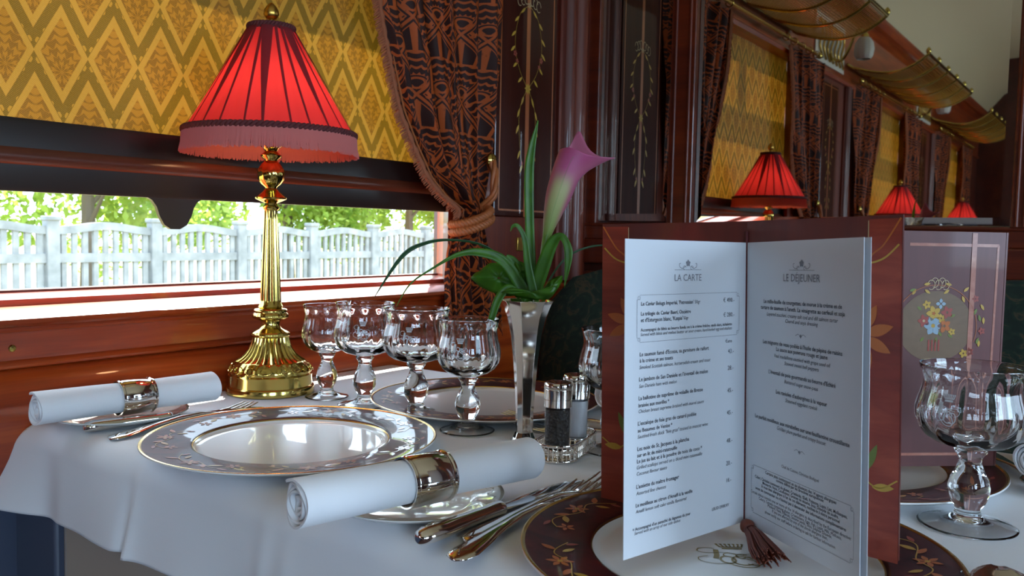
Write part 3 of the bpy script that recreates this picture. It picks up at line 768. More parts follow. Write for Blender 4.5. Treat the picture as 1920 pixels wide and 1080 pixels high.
def tablecloth(y0, label):
    mb = MB(); rows = []; x0, x1 = T0X-.002, T1X+.004; rad = .028
    NX = 260; cy = .7685
    path = []   # (y, z, drop parameter)
    zt = TZ
    for k in range(9): path.append((TY1-cy+.004, .66+.06*k/8, 1.0))
    for k in range(1, 6): a = PI/2*k/6; path.append((TY1-cy-rad+.004+rad*math.cos(a), zt-rad+rad*math.sin(a), 0))
    for k in range(60): path.append((TY1-cy-rad-(TY1-TY0-2*rad)*k/59, zt, 0))
    for k in range(1, 9): a = PI/2*k/9; path.append((TY0-cy+rad-.004-rad*math.sin(a)*1.0, zt-rad+rad*math.cos(a), 0))
    for k in range(0, 26): path.append((TY0-cy-.004-.0-.010*(k/25), zt-rad-(.066)*k/25, -(k+1)/26))
    rnd = random.Random(3); ph = [rnd.uniform(0, 6) for _ in range(8)]
    for i in range(NX+1):
        x = x0+(x1-x0)*i/NX; row = []
        for (y, z, d) in path:
            yy, zz = y, z
            if d < 0 or (z < zt and y < 0):
                dd = min(1, (zt-z)/.09)
                fold = .003*math.sin(x*21+ph[0]+.3)+.0015*math.sin(x*47+ph[1])
                cr = math.exp(-abs(x-.281)/.010)*.009*dd - .008*math.exp(-((x-.266)/.010)**2)*dd
                c2 = -.008*math.exp(-((x-.110)/.02)**2)*dd+.016*math.exp(-((x-.040)/.035)**2)*dd+.004*math.exp(-((x-.50)/.010)**2)*dd*dd+.003*math.exp(-((x-.47)/.008)**2)*dd
                yy -= (fold*dd*dd+cr+c2)
            else:
                # pressed creases and gentle waves on the top
                u = y+cy
                zz += .0002*math.sin(x*37)*math.sin(u*29) + .0004*math.exp(-abs(x-.281)/.006) + .0004*math.exp(-abs(u-.70)/.006)
            row.append((x-(.022*min(1, (zt-z)/.05)*math.exp(-((x-x0)/.04)) if z < zt and y < 0 else 0), yy, zz))
        rows.append(row)
    mb.grid(rows)
    o = mb.build('tablecloth', LINEN, None, smooth=180); sm = o.modifiers.new('thickness', 'SOLIDIFY'); sm.thickness = .0016; sm.offset = -1
    o.location = (0, y0, 0); return tag(o, label, 'tablecloth', 'white tablecloths')
tc = tablecloth(cy0 := .7685, 'white linen cloth draped over the front table edge with pressed crease')
c2 = tc.copy(); COL.objects.link(c2); c2.location = (0, -1.11, 0); c2['label'] = 'white cloth under the second lamp in the mirror'
c3 = tc.copy(); COL.objects.link(c3); c3.location = (0, -3.01, 0); c3['label'] = 'white cloth under the farthest lamp in the mirror'
# cream underlay skirt below the hem
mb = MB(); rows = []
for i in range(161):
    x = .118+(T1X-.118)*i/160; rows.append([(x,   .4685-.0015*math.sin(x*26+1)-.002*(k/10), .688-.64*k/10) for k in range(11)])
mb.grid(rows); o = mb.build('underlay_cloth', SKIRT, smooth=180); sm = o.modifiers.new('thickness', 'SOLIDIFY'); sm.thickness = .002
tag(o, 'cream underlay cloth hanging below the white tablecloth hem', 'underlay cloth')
HEAT = plain('blue grey painted panel', (.07,.085,.13), .5)
s = bevel(MB().box((.0205, .4605, 0), (.113, .90, .684)).build('heater_cover', HEAT), .004, 2)
tag(s, 'smooth blue grey heater cover low beside the cream underlay cloth', 'heater cover')

# ---------------------------------------------------------------- lamp
SHADE = Mat('red pleated silk'); SHADE.put(Base_Color=(.40,.02,.03), Roughness=.75); nn = SHADE.noise(SHADE.coord('Object', (1,1,.2)), 500, 2); SHADE.bump(nn, .2, .0004).translucent((.85,.07,.10), .45); SHADE = SHADE.m
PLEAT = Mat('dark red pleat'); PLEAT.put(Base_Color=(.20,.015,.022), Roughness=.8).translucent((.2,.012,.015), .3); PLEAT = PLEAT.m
BRAID = plain('plum braid', (.10,.018,.02), .85)
FRG = Mat('pink silk fringe'); FRG.put(Base_Color=(.62,.20,.18), Roughness=.7).translucent((.7,.18,.15), .35); FRG = FRG.m
BULB = Mat('lit bulb'); BULB.put(Base_Color=(1,.8,.5), Emission_Color=(1,.55,.26), Emission_Strength=25); BULB = BULB.m
def lamp(loc, label, group='red shaded brass table lamps'):
    t = thing('table_lamp', label, 'table lamp', loc, group=group)
    def flute(n, d): return lambda k, a, z: 1-d*abs(math.sin(n*a/2))
    mb = MB(); mb.lathe([(.0575,0),(.0590,.001),(.0590,.009),(.0585,.010),(.0560,.0115),(.0560,.024),(.0565,.026),(.0545,.028)], 80)
    mb.build('base_plinth', BRASS, t, smooth=40)
    mb = MB(); mb.lathe([(.0545,.028),(.0555,.030),(.0550,.034),(.0520,.039),(.0480,.0425),(.0465,.0440)], 240, (0,0,0), lambda k, a, z: 1-(.020 if 1<=k<=4 else .004)*(.5+.5*math.cos(a*22)))
    for k in range(16):
        a = 2*PI*k/16; pts = [(( .0535)*math.cos(a+.14*math.cos(u)), (.0535)*math.sin(a+.14*math.cos(u)), .0355+.0042*math.sin(u)) for u in [2*PI*q/12 for q in range(12)]]
        pts = [(x*(1-(z-.0355)*14), y*(1-(z-.0355)*14), z) for x, y, z in pts]; mb.tube(pts, .0011, 6, closed=True)
    mb.build('ornament_band', BRASS, t, smooth=60)
    prof = [(.0465,.044),(.0400,.048),(.0345,.053),(.0300,.059),(.0270,.065),(.0250,.071),(.0240,.0765)]
    MB().lathe(prof, 240, (0,0,0), flute(30, .085)).build('fluted_bell', BRASS, t, smooth=60)
    mb = MB(); mb.lathe([(.0240,.0765),(.0265,.0775),(.0275,.0800),(.0262,.0825),(.0230,.084),(.0150,.088),(.0122,.093),(.0128,.098),(.0200,.101),(.0245,.1030),(.0252,.1055),(.0235,.1085),(.0215,.110),(.0225,.112),(.0215,.1145),(.0150,.116)], 64, (0,0,0), lambda k, a, z: 1-(.05*abs(math.sin(a*10)) if k in (1,2,3,9,10,11) else 0))
    mb.build('collar', BRASS, t, smooth=60)
    prof = [(.0150,.116),(.0165,.118),(.0150,.121),(.0142,.126)]+[(.0142-.0052*k/10, .126+.122*k/10) for k in range(11)]+[(.0085,.2495),(.0110,.2515),(.0112,.254),(.0085,.256)]
    MB().lathe(prof, 160, (0,0,0), lambda k, a, z: 1-(.14*abs(math.sin(a*7)) if 3 <= k <= 14 else 0)).build('column', BRASS, t, smooth=50)
    prof = [(.0085,.256),(.0080,.259),(.0150,.262),(.0205,.2645),(.0210,.2665),(.0185,.2685),(.0120,.274),(.0075,.279),(.0080,.281),(.0130,.285),(.0175,.291),(.0188,.298),(.0175,.305),(.0135,.311),(.0085,.316),(.0090,.318),(.0130,.321),(.0140,.3235),(.0110,.326),(.0080,.329),(.0105,.333),(.0150,.336),(.0145,.338),(.0060,.339),(.0045,.36)]
    MB().lathe(prof, 96, (0,0,0), lambda k, a, z: 1-(.06*abs(math.sin(a*6+z*90)) if 9 <= k <= 13 else 0)).build('stem_knop', BRASS, t, smooth=50)
    mb = MB(); mb.tube([(0,0,.35),(0,0,.50)], .0035, 10); mb.lathe([(.0001,.497),(.012,.496),(.012,.4985),(.004,.500),(.0035,.504),(.0080,.506),(.0105,.511),(.0100,.517),(.0070,.522),(.003,.526),(.0001,.5275)], 40, (0,0,0), lambda k, a, z: 1-(.12*abs(math.sin(a*5+z*300)) if k >= 5 else 0))
    mb.build('finial', BRASSD, t, smooth=50)
    b = MB(); b.lathe([(.006,.362),(.008,.368),(.012,.378),(.0155,.390),(.0145,.402),(.009,.410),(.0001,.413)], 24); b.build('bulb', BULB, t, smooth=80)
    # silk cone with soft pleats
    z0, z1, r0_, r1 = .352, .494, .1115, .0285
    rnd = random.Random(7); N = 24; offs = [rnd.uniform(-.04,.04) for _ in range(N)]
    def rr(a, s):
        q = (a/(2*PI)*N); k = int(q) % N; f = q-int(q); base = r0_+(r1-r0_)*s
        return base*(1-.020*math.sin(PI*f)**2*(1-.3*s))-.001*math.sin(s*PI)
    mb = MB(); rows = [[(rr(2*PI*j/288, s)*math.cos(2*PI*j/288), rr(2*PI*j/288, s)*math.sin(2*PI*j/288), z0+(z1-z0)*s) for j in range(288)] for s in [k/14 for k in range(15)]]
    mb.grid(rows, cyc_v=True); sh = mb.build('lamp_shade', SHADE, t, smooth=180)
    # pleat overlaps
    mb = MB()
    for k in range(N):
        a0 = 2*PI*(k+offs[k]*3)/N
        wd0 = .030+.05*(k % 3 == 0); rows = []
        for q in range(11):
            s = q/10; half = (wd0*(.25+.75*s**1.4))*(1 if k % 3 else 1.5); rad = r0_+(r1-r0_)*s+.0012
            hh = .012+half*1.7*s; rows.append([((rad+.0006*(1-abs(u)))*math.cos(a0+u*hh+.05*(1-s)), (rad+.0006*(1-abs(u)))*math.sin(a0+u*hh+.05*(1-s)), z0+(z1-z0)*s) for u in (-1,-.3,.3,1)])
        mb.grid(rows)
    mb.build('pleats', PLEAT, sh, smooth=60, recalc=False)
    mb = MB()
    for bi, (r_,z_,n_,tr_) in enumerate(((.1125,.353,110,.0026),(.0295,.4935,40,.0022),(.0292,.489,40,.0018))):
        mb = MB()
        for o_ in (0, 1):
            pts = [((r_+.0012*math.cos(n_*a/2+o_*PI))*math.cos(a), (r_+.0012*math.cos(n_*a/2+o_*PI))*math.sin(a), z_+.0022*math.sin(n_*a/2+o_*PI)) for a in [2*PI*q/(n_*6) for q in range(n_*6)]]
            mb.tube(pts, tr_, 6, closed=True)
        mb.build('braid', BRAID, sh, smooth=80)
    mb = MB(); nF = 620
    for k in range(nF):
        a = 2*PI*k/nF; j = rnd.uniform(-1, 1); L = .0275+rnd.uniform(-.002,.002)
        rA, rB = .1130+rnd.uniform(0,.0008), .1165+rnd.uniform(-.001,.0012); da = rnd.uniform(-.004,.004)
        mb.tube([(rA*math.cos(a), rA*math.sin(a), .352), ((rA+.001)*math.cos(a+da/2), (rA+.001)*math.sin(a+da/2), .352-L*.6), (rB*math.cos(a+da), rB*math.sin(a+da), .352-L)], [.0008,.0008,.0008], 3, caps=False)
    mb.build('fringe', FRG, sh, smooth=80)
    return t
L0 = lamp((.092, .766, TZ), 'brass table lamp with red pleated fringed shade beside the window')
L1 = dup(L0, (.092, -1.11, TZ), label='second red shaded lamp, partly cut off in the mirror')
L2 = dup(L0, (.092, -3.01, TZ), label='farthest small red lamp near the door in the mirror')

# ---------------------------------------------------------------- plates
def plate_mesh(R, well, rim_h, flat, foot=.6):
    # closed lathe: top surface then underside
    return [(.0001,.0045),(well*.92,.0045),(well*.985,.0060),(well*1.0,.0085),(well*1.03,.0105)], [(R*.985, rim_h),(R, rim_h+.0008),(R*1.002, rim_h-.0008)]
def charger(loc, label, dec_rot, extra=None, group=None):
    t = thing('charger_plate', label, 'plate', loc, group=group); R = .147; w_ = .098; h = .0135
    top = [(.0001,.0050),(w_*.90,.0050),(w_*.965,.0058),(w_*.99,.0082)]; 
    mb = MB(); mb.lathe(top, 128, caps=False)
    und = [(R,h+.0002),(R*1.003,h-.001),(R*.97,h-.0035),(w_*1.0,.0045),(w_*.8,.0035),(w_*.78,0),(w_*.74,0),(w_*.73,.002),(.0001,.002)]
    mb.lathe(und, 128, caps=False)
    mb.build('plate_body', PORC, t, smooth=40)
    mb = MB(); mb.lathe([(w_*.99,.0082),(w_*1.01,.0096),(w_*1.03,.0102),(R*.980,h-.0005)], 128, caps=False); mb.build('rim_band', RIM, t, smooth=40)
    mb = MB(); mb.lathe([(R*.980,h-.0005),(R*.988,h+.0004),(R*.993,h+.0006),(R,h+.0002)], 128, caps=False); mb.lathe([(w_*.988,.0081),(w_*.992,.0087),(w_*.998,.0091),(w_*1.000,.0093)], 128, caps=False)
    mb.build('gilt_edge', GOLD, t, smooth=40)
    def f(u, v):   # u along rim angle (m at mid radius), v from inner(-) to outer(+)
        a = dec_rot+u/.122; r = .1222+v; z = .0103+(r-w_*1.03)/(R*.972-w_*1.03)*(h-.0006-.0103)+.0003
        return (r*math.cos(a), r*math.sin(a), z)
    D = Decal(f); C = 2*PI*.122; n = 7
    for k in range(n):
        u0 = C*k/n
        D.line(spl([(u0-.035,-.008),(u0-.015,.004),(u0+.004,-.002),(u0+.030,.009),(u0+.045,.002)]), .0009, 2)
        D.flower(u0, .004, .0085, 6, 5, 2, wd=.26, a0=k)
        D.leaf(u0-.020, .002, 2.4, .013, .0028, 5); D.leaf(u0-.016, -.002, -2.2, .012, .0026, 2); D.leaf(u0+.014, .002, .9, .013, .0028, 5)
        D.leaf(u0+.020, .004, -.5, .014, .003, 2); D.leaf(u0-.030, -.006, -1.9, .010, .0024, 4); D.flower(u0+.042, -.004, .0065, 5, 5, None, wd=.28); D.leaf(u0+.034, .010, .2, .011, .0022, 4)
    D.mb.build('rim_flowers', [INLAY, GRN, YEL, IVO, PNK, ORN, BLU], t, smooth=0, recalc=False)
    return t
plA = charger((.357,.583,TZ), 'empty charger plate with burgundy floral rim in front of the brass lamp', .3)
plB = dup(plA, (.378,.880,TZ), rz=1.7, label='burgundy rimmed charger plate behind the rightmost of four goblets')
plC = dup(plA, (.835,.567,TZ), rz=-.75, label='burgundy rimmed charger plate under the open menu')
plD = dup(plA, (.824,.864,TZ), rz=.4, label='burgundy rimmed charger plate under the closed menu, behind right goblet')

# monogram strokes in unit coordinates
def monogram():
    Sx = []
    Sx.append((arc(-.62,.55,.30,.20, .25*PI, 1.72*PI), .03)); Sx.append((spl([(-.54,.36),(-.10,.40),(.30,.22),(.62,.20)]), .025))
    Sx.append(([(-.38,.62),(-.44,.2),(-.52,-.05)], .15))
    Sx.append((arc(-.20,-.12,.20,.26, 0, 2*PI, 24), .06)); Sx.append((arc(.20,-.18,.30,.32, .3, 1.75*PI, 24), .055)); Sx.append((arc(.46,-.20,.28,.30,-.75*PI,.8*PI, 24), .045))
    Sx.append((spl([(-.70,.14),(-.98,.02),(-.95,-.25),(-.55,-.42),(-.15,-.38)]), .03)); Sx.append((spl([(-.30,-.34),(.0,-.60),(.35,-.66),(.55,-.50),(.50,-.20),(.32,-.06)]), .045))
    Sx.append((arc(.60,.12,.34,.22,-.5*PI,.9*PI, 20), .028)); Sx.append((arc(.26,.14,.17,.16,.2*PI,1.6*PI, 16), .05)); Sx.append((arc(-.08,.22,.17,.15,-.3,1.2*PI, 14), .035))
    return Sx
def crown(cx, cy, s):
    out = [([(cx-.28*s, cy), (cx+.28*s, cy)], .10*s), ([(cx-.30*s, cy+.12*s), (cx+.30*s, cy+.12*s)], .05*s)]
    for k in range(7):
        x = cx+(-.30+.10*k)*s; out.append(([(x*1.0, cy+.1*s), (cx+(-.37+.123*k)*s, cy+.30*s)], .045*s)); out.append((arc(cx+(-.37+.123*k)*s, cy+.33*s, .025*s, .025*s, 0, 2*PI, 8), .04*s))
    return out
MG = monogram()+crown(.1, .72, 1.0)
GILT = plain('gilt monogram', (.33,.25,.10), .45, .3)
def plate_monogram(pl, ctr, ang, sc):
    ca, sa = math.cos(ang), math.sin(ang)
    D = Decal(lambda u, v: (ctr[0]+(u*ca-v*sa)*sc, ctr[1]+(u*sa+v*ca)*sc, .0053))
    for pts, w_ in MG: D.line(pts, w_, 0)
    o = D.mb.build('gilt_monogram', GILT, pl, smooth=0, recalc=False); return o

# ---------------------------------------------------------------- bread plates
BPR = Mat('bread plate glaze').put(Base_Color=(.80,.79,.75), Roughness=.12, Coat_Weight=1.0, Coat_Roughness=.02).m
GREY = plain('grey scroll print', (.22,.20,.18), .4, 0, Coat_Weight=1.0)
PGOLD = plain('pewter gilt line', (.36,.31,.22), .3, .7)
def bread_plate(loc, label, group):
    t = thing('bread_plate', label, 'plate', loc, group=group); R = .075
    MB().lathe([(.0001,.003),(.046,.003),(.050,.004),(.053,.0062),(R*.97,.0105),(R,.0112),(R*1.004,.0104),(R*.96,.008),(.05,.0022),(.044,0),(.040,0),(.039,.0012),(.0001,.0012)], 96, caps=False).build('plate_body', BPR, t, smooth=40)
    MB().lathe([(R*.965,.01055),(R*.99,.0113),(R*1.003,.0112)], 96, caps=False).build('edge_line', PGOLD, t, smooth=60)
    D = Decal(lambda u, v: ((.0655+v)*math.cos(u/.0655), (.0655+v)*math.sin(u/.0655), .0087+v*.22+.0003)); C = 2*PI*.0655
    for k in range(18):
        u = C*k/18
        D.line(spl([(u,-.004),(u+.006,.001),(u+.013,.002),(u+.018,-.001),(u+.0225,-.004)], 5), .0006, 0); D.line(arc(u+.005,-.0015,.0022,.0020,0,1.6*PI,10), .0005, 0); D.line(arc(u+.016,-.001,.0024,.0018,PI,2.7*PI,10), .0005, 0); D.leaf(u+.010,.002,.3,.004,.0008,0)
    D.mb.build('scroll_border', GREY, t, smooth=0, recalc=False); return t
bpA = bread_plate((.104,.541,TZ), 'small white side plate under the napkin roll nearest the window', 'scroll bordered side plates')
bpB = dup(bpA, (.5775,.523,TZ), label='small white side plate under the front napkin roll with its scroll border showing')
bpC = dup(bpA, (.568,.998,TZ), label='side plate under the far napkin roll behind the salt mill')
bpD = dup(bpA, (1.05,1.0,TZ), label='side plate at the right picture edge behind the goblet')

# ---------------------------------------------------------------- napkins with rings
def napkin(a, b, rad, label, ringt, seed=1, squash=.97):
    a = Vector(a); b = Vector(b); ax = (b-a).normalized(); L = (b-a).length; sd_ = ax.cross(Vector((0,0,1))).normalized(); un = sd_.cross(ax)
    t = thing('rolled_napkin', label, 'napkin', a, group='rolled napkins in silver rings'); rnd = random.Random(seed)
    turns = 4.6; NA = 230; NL = 24; mb = MB()
    def rad_at(q, s):
        base = rad*(.16+.84*q**.85)
        # waist at the ring, looser ends
        g = 1-.05*math.exp(-((s-ringt)/.13)**2)+.035*(abs(s-.5)*2)**3
        return base*g
    outer_ = []; inner_ = []
    for k in range(NA+1):
        q = k/NA; th = -turns*2*PI*(1-q)+2.2; ro = []; ri = []
        for l in range(NL+1):
            s = l/NL; r_ = rad_at(q, s); wob = 1+.012*math.sin(3*th+s*4+seed)
            end = .0035*(q-.5)*(-1 if s < .5 else 1)*(abs(s-.5)*2)**8+.0015*math.sin(th*1.7+seed)*(abs(s-.5)*2)**8
            for lst, dr in ((ro, .0009), (ri, -.0009)):
                R_ = (r_+dr)*wob; lst.append(ax*(L*s+end)+sd_*R_*math.cos(th)+un*R_*math.sin(th)*squash)
        outer_.append(ro); inner_.append(ri)
    io = mb.grid(outer_); ii = mb.grid(inner_, flip=True)
    for k in range(NA):
        mb.face((io[k][0], ii[k][0], ii[k+1][0], io[k+1][0])); mb.face((io[k][NL], io[k+1][NL], ii[k+1][NL], ii[k][NL]))
    for l in range(NL): mb.face((io[NA][l], ii[NA][l], ii[NA][l+1], io[NA][l+1])); mb.face((io[0][l], io[0][l+1], ii[0][l+1], ii[0][l]))
    mb.build('linen_roll', LINENN, t, smooth=70)
    c = ax*(L*ringt); rr_ = rad*1.00+.0010; mb = MB(); rows = []
    for (o_, r_) in ((-.0195,rr_),(-.0195,rr_+.0014),(-.0175,rr_+.0019),(-.0165,rr_+.0010),(-.0150,rr_+.0010),(-.0145,rr_+.0014),(.0145,rr_+.0014),(.0150,rr_+.0010),(.0165,rr_+.0010),(.0175,rr_+.0019),(.0195,rr_+.0014),(.0195,rr_)):
        rows.append([c+ax*o_+sd_*r_*math.cos(2*PI*j/72)+un*r_*math.sin(2*PI*j/72) for j in range(72)])
    mb.grid(rows, cyc_v=True, cyc_u=True); mb.build('napkin_ring', SILVER, t, smooth=40)
    return t
napkin((.576,.402,.7695), (.6315,.612,.7695), .0178, 'rolled white napkin in a silver ring on the front side plate', .50, 1)
napkin((.1175,.440,.7695), (.1385,.640,.7695), .0178, 'rolled white napkin in a silver ring beside the wooden sill', .52, 2)
napkin((.525,.925,.7695), (.61,1.04,.7695), .0178, 'far napkin roll in silver ring behind the salt mill', .45, 3)
napkin((.985,.90,.7695), (1.05,1.05,.7695), .0178, 'napkin roll behind the goblet at the right picture edge', .5, 5)

# ---------------------------------------------------------------- goblets
def goblet_mesh(rs, hs):
    nf = 12
    o = [(.0310,.0004),(.0312,.0012),(.0300,.0022),(.0220,.0038),(.0130,.0065),(.0095,.0095),(.0088,.0125),(.0092,.0150),(.0120,.0195),(.0140,.0260),(.0144,.0315),(.0130,.0380),(.0100,.0445),(.0080,.0500),(.0078,.0535),(.0092,.0570),(.0112,.0595),(.0112,.0615),(.0105,.0625),
         (.0150,.0635),(.0230,.0665),(.0300,.0715),(.0345,.0780),(.0365,.0850),(.0368,.0910),(.0352,.0990),(.0333,.1060),(.0322,.1120),(.0322,.1170),(.0332,.1225),(.0345,.1270),(.0343,.1280)]
    i = [(.0332,.1278),(.0318,.1225),(.0306,.1165),(.0306,.1110),(.0317,.1055),(.0334,.0985),(.0348,.0910),(.0345,.0855),(.0323,.0790),(.0275,.0735),(.0200,.0695),(.0110,.0678),(.0001,.0675)]
    mb = MB(); prof = o+i; no = len(o)
    P = []
    for k, (r, z) in enumerate(prof):
        s = rs if (z > .064 or (k < 4)) else (1+(rs-1)*.4)
        P.append((r*s, z*hs))
    def fac(k, a, z):
        if k >= no: return 1
        z0 = prof[k][1]
        if .066 < z0 < .120:
            d = .085*min(1, (z0-.064)/.012)*min(1, (.122-z0)/.008); return 1-d*(1-abs(math.cos(nf*a/2))**.8)*-1*-1 if False else 1-d*abs(math.sin(nf*a/2))**1.0*.55
        return 1
    mb.lathe(P, 144, (0,0,0), fac, caps=False)
    mb.face([0+j for j in range(144)][::-1]) if False else None
    # underside disc
    n = 144; prev = list(range(n))
    for r_, z_ in ((.0295,.0003),(.0285,.0010),(.0215,.0024),(.0130,.0046),(.0085,.0058),(.004,.0062)):
        s_ = rs; cur = [mb.vert((r_*s_*math.cos(2*PI*j/n), r_*s_*math.sin(2*PI*j/n), z_*hs)) for j in range(n)]
        for j in range(n): mb.face((prev[(j+1) % n], prev[j], cur[j], cur[(j+1) % n]))
        prev = cur
    mb.face(prev)
    return mb, P
ETCH = plain('etched glass', (.62,.66,.70), .6)
def goblet(loc, rs, hs, label, azi):
    t = thing('crystal_goblet', label, 'glass', (loc[0], loc[1], loc[2]+.0007), group=None)
    mb, P = goblet_mesh(rs, hs); mb.build('glass_body', CRYSTAL, t, smooth=50)
    z0 = .094*hs
    def rad(z):
        for (r0, a), (r1, b) in zip(P[20:31], P[21:32]):
            if a <= z <= b: return r0+(r1-r0)*(z-a)/(b-a)
        return .036*rs
    sc = .0135
    def f(u, v):
        z = z0+v*sc; r_ = rad(z)+.0005; a = azi+u*sc/(r_); return (r_*math.cos(a), r_*math.sin(a), z)
    D = Decal(f)
    for pts, w_ in MG: D.line([(x*.8, y) for x, y in pts], w_*1.1, 0)
    D.mb.build('etched_monogram', ETCH, t, smooth=0, recalc=False); return t
def towards(x, y, off): return math.atan2(CAM.y-y, CAM.x-x)+off
goblet((.181,.788,TZ), .92, .97, 'leftmost of four crystal goblets, nearest the lamp base', towards(.181,.788,.75))
goblet((.256,.784,TZ), 1.10, 1.03, 'tall crystal goblet, second of four from the lamp', towards(.256,.784,-.1))
goblet((.340,.789,TZ), 1.18, 1.02, 'wide crystal goblet, third of four from the lamp', towards(.340,.789,-.25))
goblet((.447,.757,TZ), 1.0, 1.0, 'small etched crystal goblet standing left of the silver vase', towards(.447,.757,-.30))
goblet((.619,.787,TZ), 1.06, 1.0, 'crystal goblet half hidden behind the open menu by the mills', towards(.619,.787,.9))
goblet((.953,.760,TZ), 1.16, 1.0, 'large crystal goblet at right beside the open menu', towards(.953,.760,-.45))

# ---------------------------------------------------------------- cutlery
def loft(st, n=10):
    # st: (s, halfwidth, halfthick, z, lateral)
    mb = MB(); rows = []
    for s, hw, ht, z, l in st: rows.append([(s, l+hw*math.cos(2*PI*k/n), z+ht*math.sin(2*PI*k/n)) for k in range(n)])
    ix = mb.grid(rows, cyc_v=True); mb.face(list(reversed(ix[0]))); mb.face(ix[-1]); return mb
def fork(loc, rz, label, group=None, tilt=0):
    t = thing('dinner_fork', label, 'fork', loc, rz, group)
    st = [(0,.003,.001,.0018,0),(.003,.0085,.0016,.0022,0),(.015,.0110,.0020,.003,0),(.035,.0085,.0020,.0045,0),(.06,.0052,.0022,.0065,0),(.09,.0036,.0024,.0080,0),(.12,.0034,.0024,.0075,0),(.138,.0060,.0018,.005,0),(.150,.0115,.0012,.003,0),(.160,.0128,.0011,.0025,0)]
    loft(st, 14).build('handle', SILVER, t, smooth=60)
    for k in range(4):
        l = (-1.5+k)*.0072; loft([(.158,.0028,.0011,.0026,l),(.175,.0020,.0010,.0032,l*.98),(.195,.0016,.0009,.0060,l*.95),(.204,.0008,.0006,.0078,l*.94)], 8).build('tine', SILVER, t, smooth=60)
    mb = MB(); mb.tube([(q+.006, .0085*math.sin(PI*min(1, q/.05))*1.0*sg, .0045) for sg in (1,) for q in [k*.004 for k in range(12)]], .0006, 5); mb.build('thread_moulding', SILVER, t, smooth=60)
    return t
def knife(loc, rz, label, group=None, sc=1.0):
    t = thing('table_knife', label, 'knife', loc, rz, group)
    st = [(0,.003,.003,.006,0),(.002,.0065,.0050,.0065,0),(.010,.0095,.0062,.007,0),(.025,.0098,.0062,.0070,0),(.050,.0078,.0055,.0070,0),(.075,.0068,.0052,.0068,0),(.088,.0072,.0056,.0068,0),(.092,.0080,.0060,.0068,0),(.095,.0060,.0050,.0065,0)]
    loft(st, 18).build('handle', SILVER, t, smooth=60)
    loft([(.093,.0050,.0028,.006,0),(.100,.0062,.0018,.0055,.001),(.13,.0078,.0010,.0050,.002),(.17,.0085,.0008,.0045,.002),(.195,.0070,.0006,.0042,.001),(.207,.0020,.0004,.004,-.003)], 8).build('blade', STEEL, t, smooth=60)
    return t
def rot(a, b): return math.atan2(b[1]-a[1], b[0]-a[0])
k1 = knife((.141,.478,TZ), rot((.141,.478),(.163,.585)), 'silver knife with a round handle between napkin plate and window charger')
fk1 = fork((.192,.480,TZ), rot((.194,.48),(.165,.67)), 'silver fork mostly hidden by the window charger, tines by the lamp')
k2 = knife((.647,.452,TZ), rot((.646,.455),(.654,.66)), 'silver knife in front between side plate and menu charger')
fk2 = fork((.684,.447,TZ), rot((.684,.447),(.668,.65)), 'silver fork nearest the camera tucked under the menu charger')
fk3 = fork((.669,.480,TZ), rot((.669,.480),(.672,.685)), 'silver fork between the front knife and the nearest fork')
fk4 = fork((.636,.888,TZ), rot((.636,.888),(.437,.842)), 'far silver fork with tines showing left of the vase foot')
fk5 = fork((.680,.852,TZ), rot((.68,.852),(.482,.806)), 'far silver fork with tines behind the vase foot')
def spoon(loc, rz, label):
    t = thing('dessert_spoon', label, 'spoon', loc, rz)
    loft([(0,.003,.001,.0018,0),(.004,.009,.0016,.0022,0),(.03,.0085,.002,.004,0),(.08,.0040,.0022,.007,0),(.118,.0036,.0022,.0075,0),(.130,.0045,.0016,.0065,0)], 14).build('handle', SILVER, t, smooth=60)
    mb = MB(); rows = []
    for i in range(13):
        s = i/12; hw = .021*math.sin(PI*(.04+.93*s))**.62*(1-.1*s); row = []
        for j in range(11):
            u = -1+2*j/10; row.append((.126+.056*s, u*hw, .0105-(1-u*u)*.0085*math.sin(PI*min(.97, max(.04, s)))))
        rows.append(row)
    mb.grid(rows); o = mb.build('bowl', SILVER, t, smooth=180); md = o.modifiers.new('th', 'SOLIDIFY'); md.thickness = .0012
    return t
spoon((1.030,.470,TZ), rot((1.030,.470),(.985,.655)), 'silver spoon bowl at bottom right beside the menu charger')
spoon((.93,1.04,TZ), rot((.93,1.04),(.985,.925)), 'far silver spoon behind the right goblet foot')

# ---------------------------------------------------------------- salt and pepper in openwork caddy
pc, sc_ = Vector((.5905,.7215)), Vector((.5795,.7745)); cc = (pc+sc_)/2; an = rot(pc, sc_)
t = thing('cruet_stand', 'oval silver openwork stand holding salt and pepper mills', 'cruet stand', (cc.x, cc.y, TZ), an)
hl = (sc_-pc).length/2
def stad(r, z, n=14): 
    return [(hl+r*math.cos(a), r*math.sin(a), z) for a in [-PI/2+PI*k/n for k in range(n+1)]]+[(-hl+r*math.cos(a), r*math.sin(a), z) for a in [PI/2+PI*k/n for k in range(n+1)]]
mb = MB(); P_ = stad(.0205,.0012); mb.face([mb.vert(p) for p in P_]); mb.face([mb.vert((p[0], p[1], .0002)) for p in P_][::-1]); mb.tube(P_, .0012, 6, closed=True); mb.build('tray', SILVER, t, smooth=40)
mb = MB()
for z, r in ((.0015,.0013),(.0090,.0007),(.0170,.0014)): mb.tube(stad(.0212, z, 20), r, 6, closed=True)
full = stad(.0212, 0, 40); acc = [0]
for a, b in zip(full, full[1:]+full[:1]): acc.append(acc[-1]+math.dist(a, b))
N = 52
for k in range(N):
    s = acc[-1]*k/N; i = max(q for q in range(len(full)) if acc[q] <= s+1e-9); a, b = full[i], full[(i+1) % len(full)]; f = (s-acc[i])/max(1e-9, acc[i+1]-acc[i])
    x, y = a[0]+(b[0]-a[0])*f, a[1]+(b[1]-a[1])*f; mb.tube([(x, y, .0015), (x, y, .0170)], .0008, 5)
mb.build('openwork_gallery', SILVER, t, smooth=60)
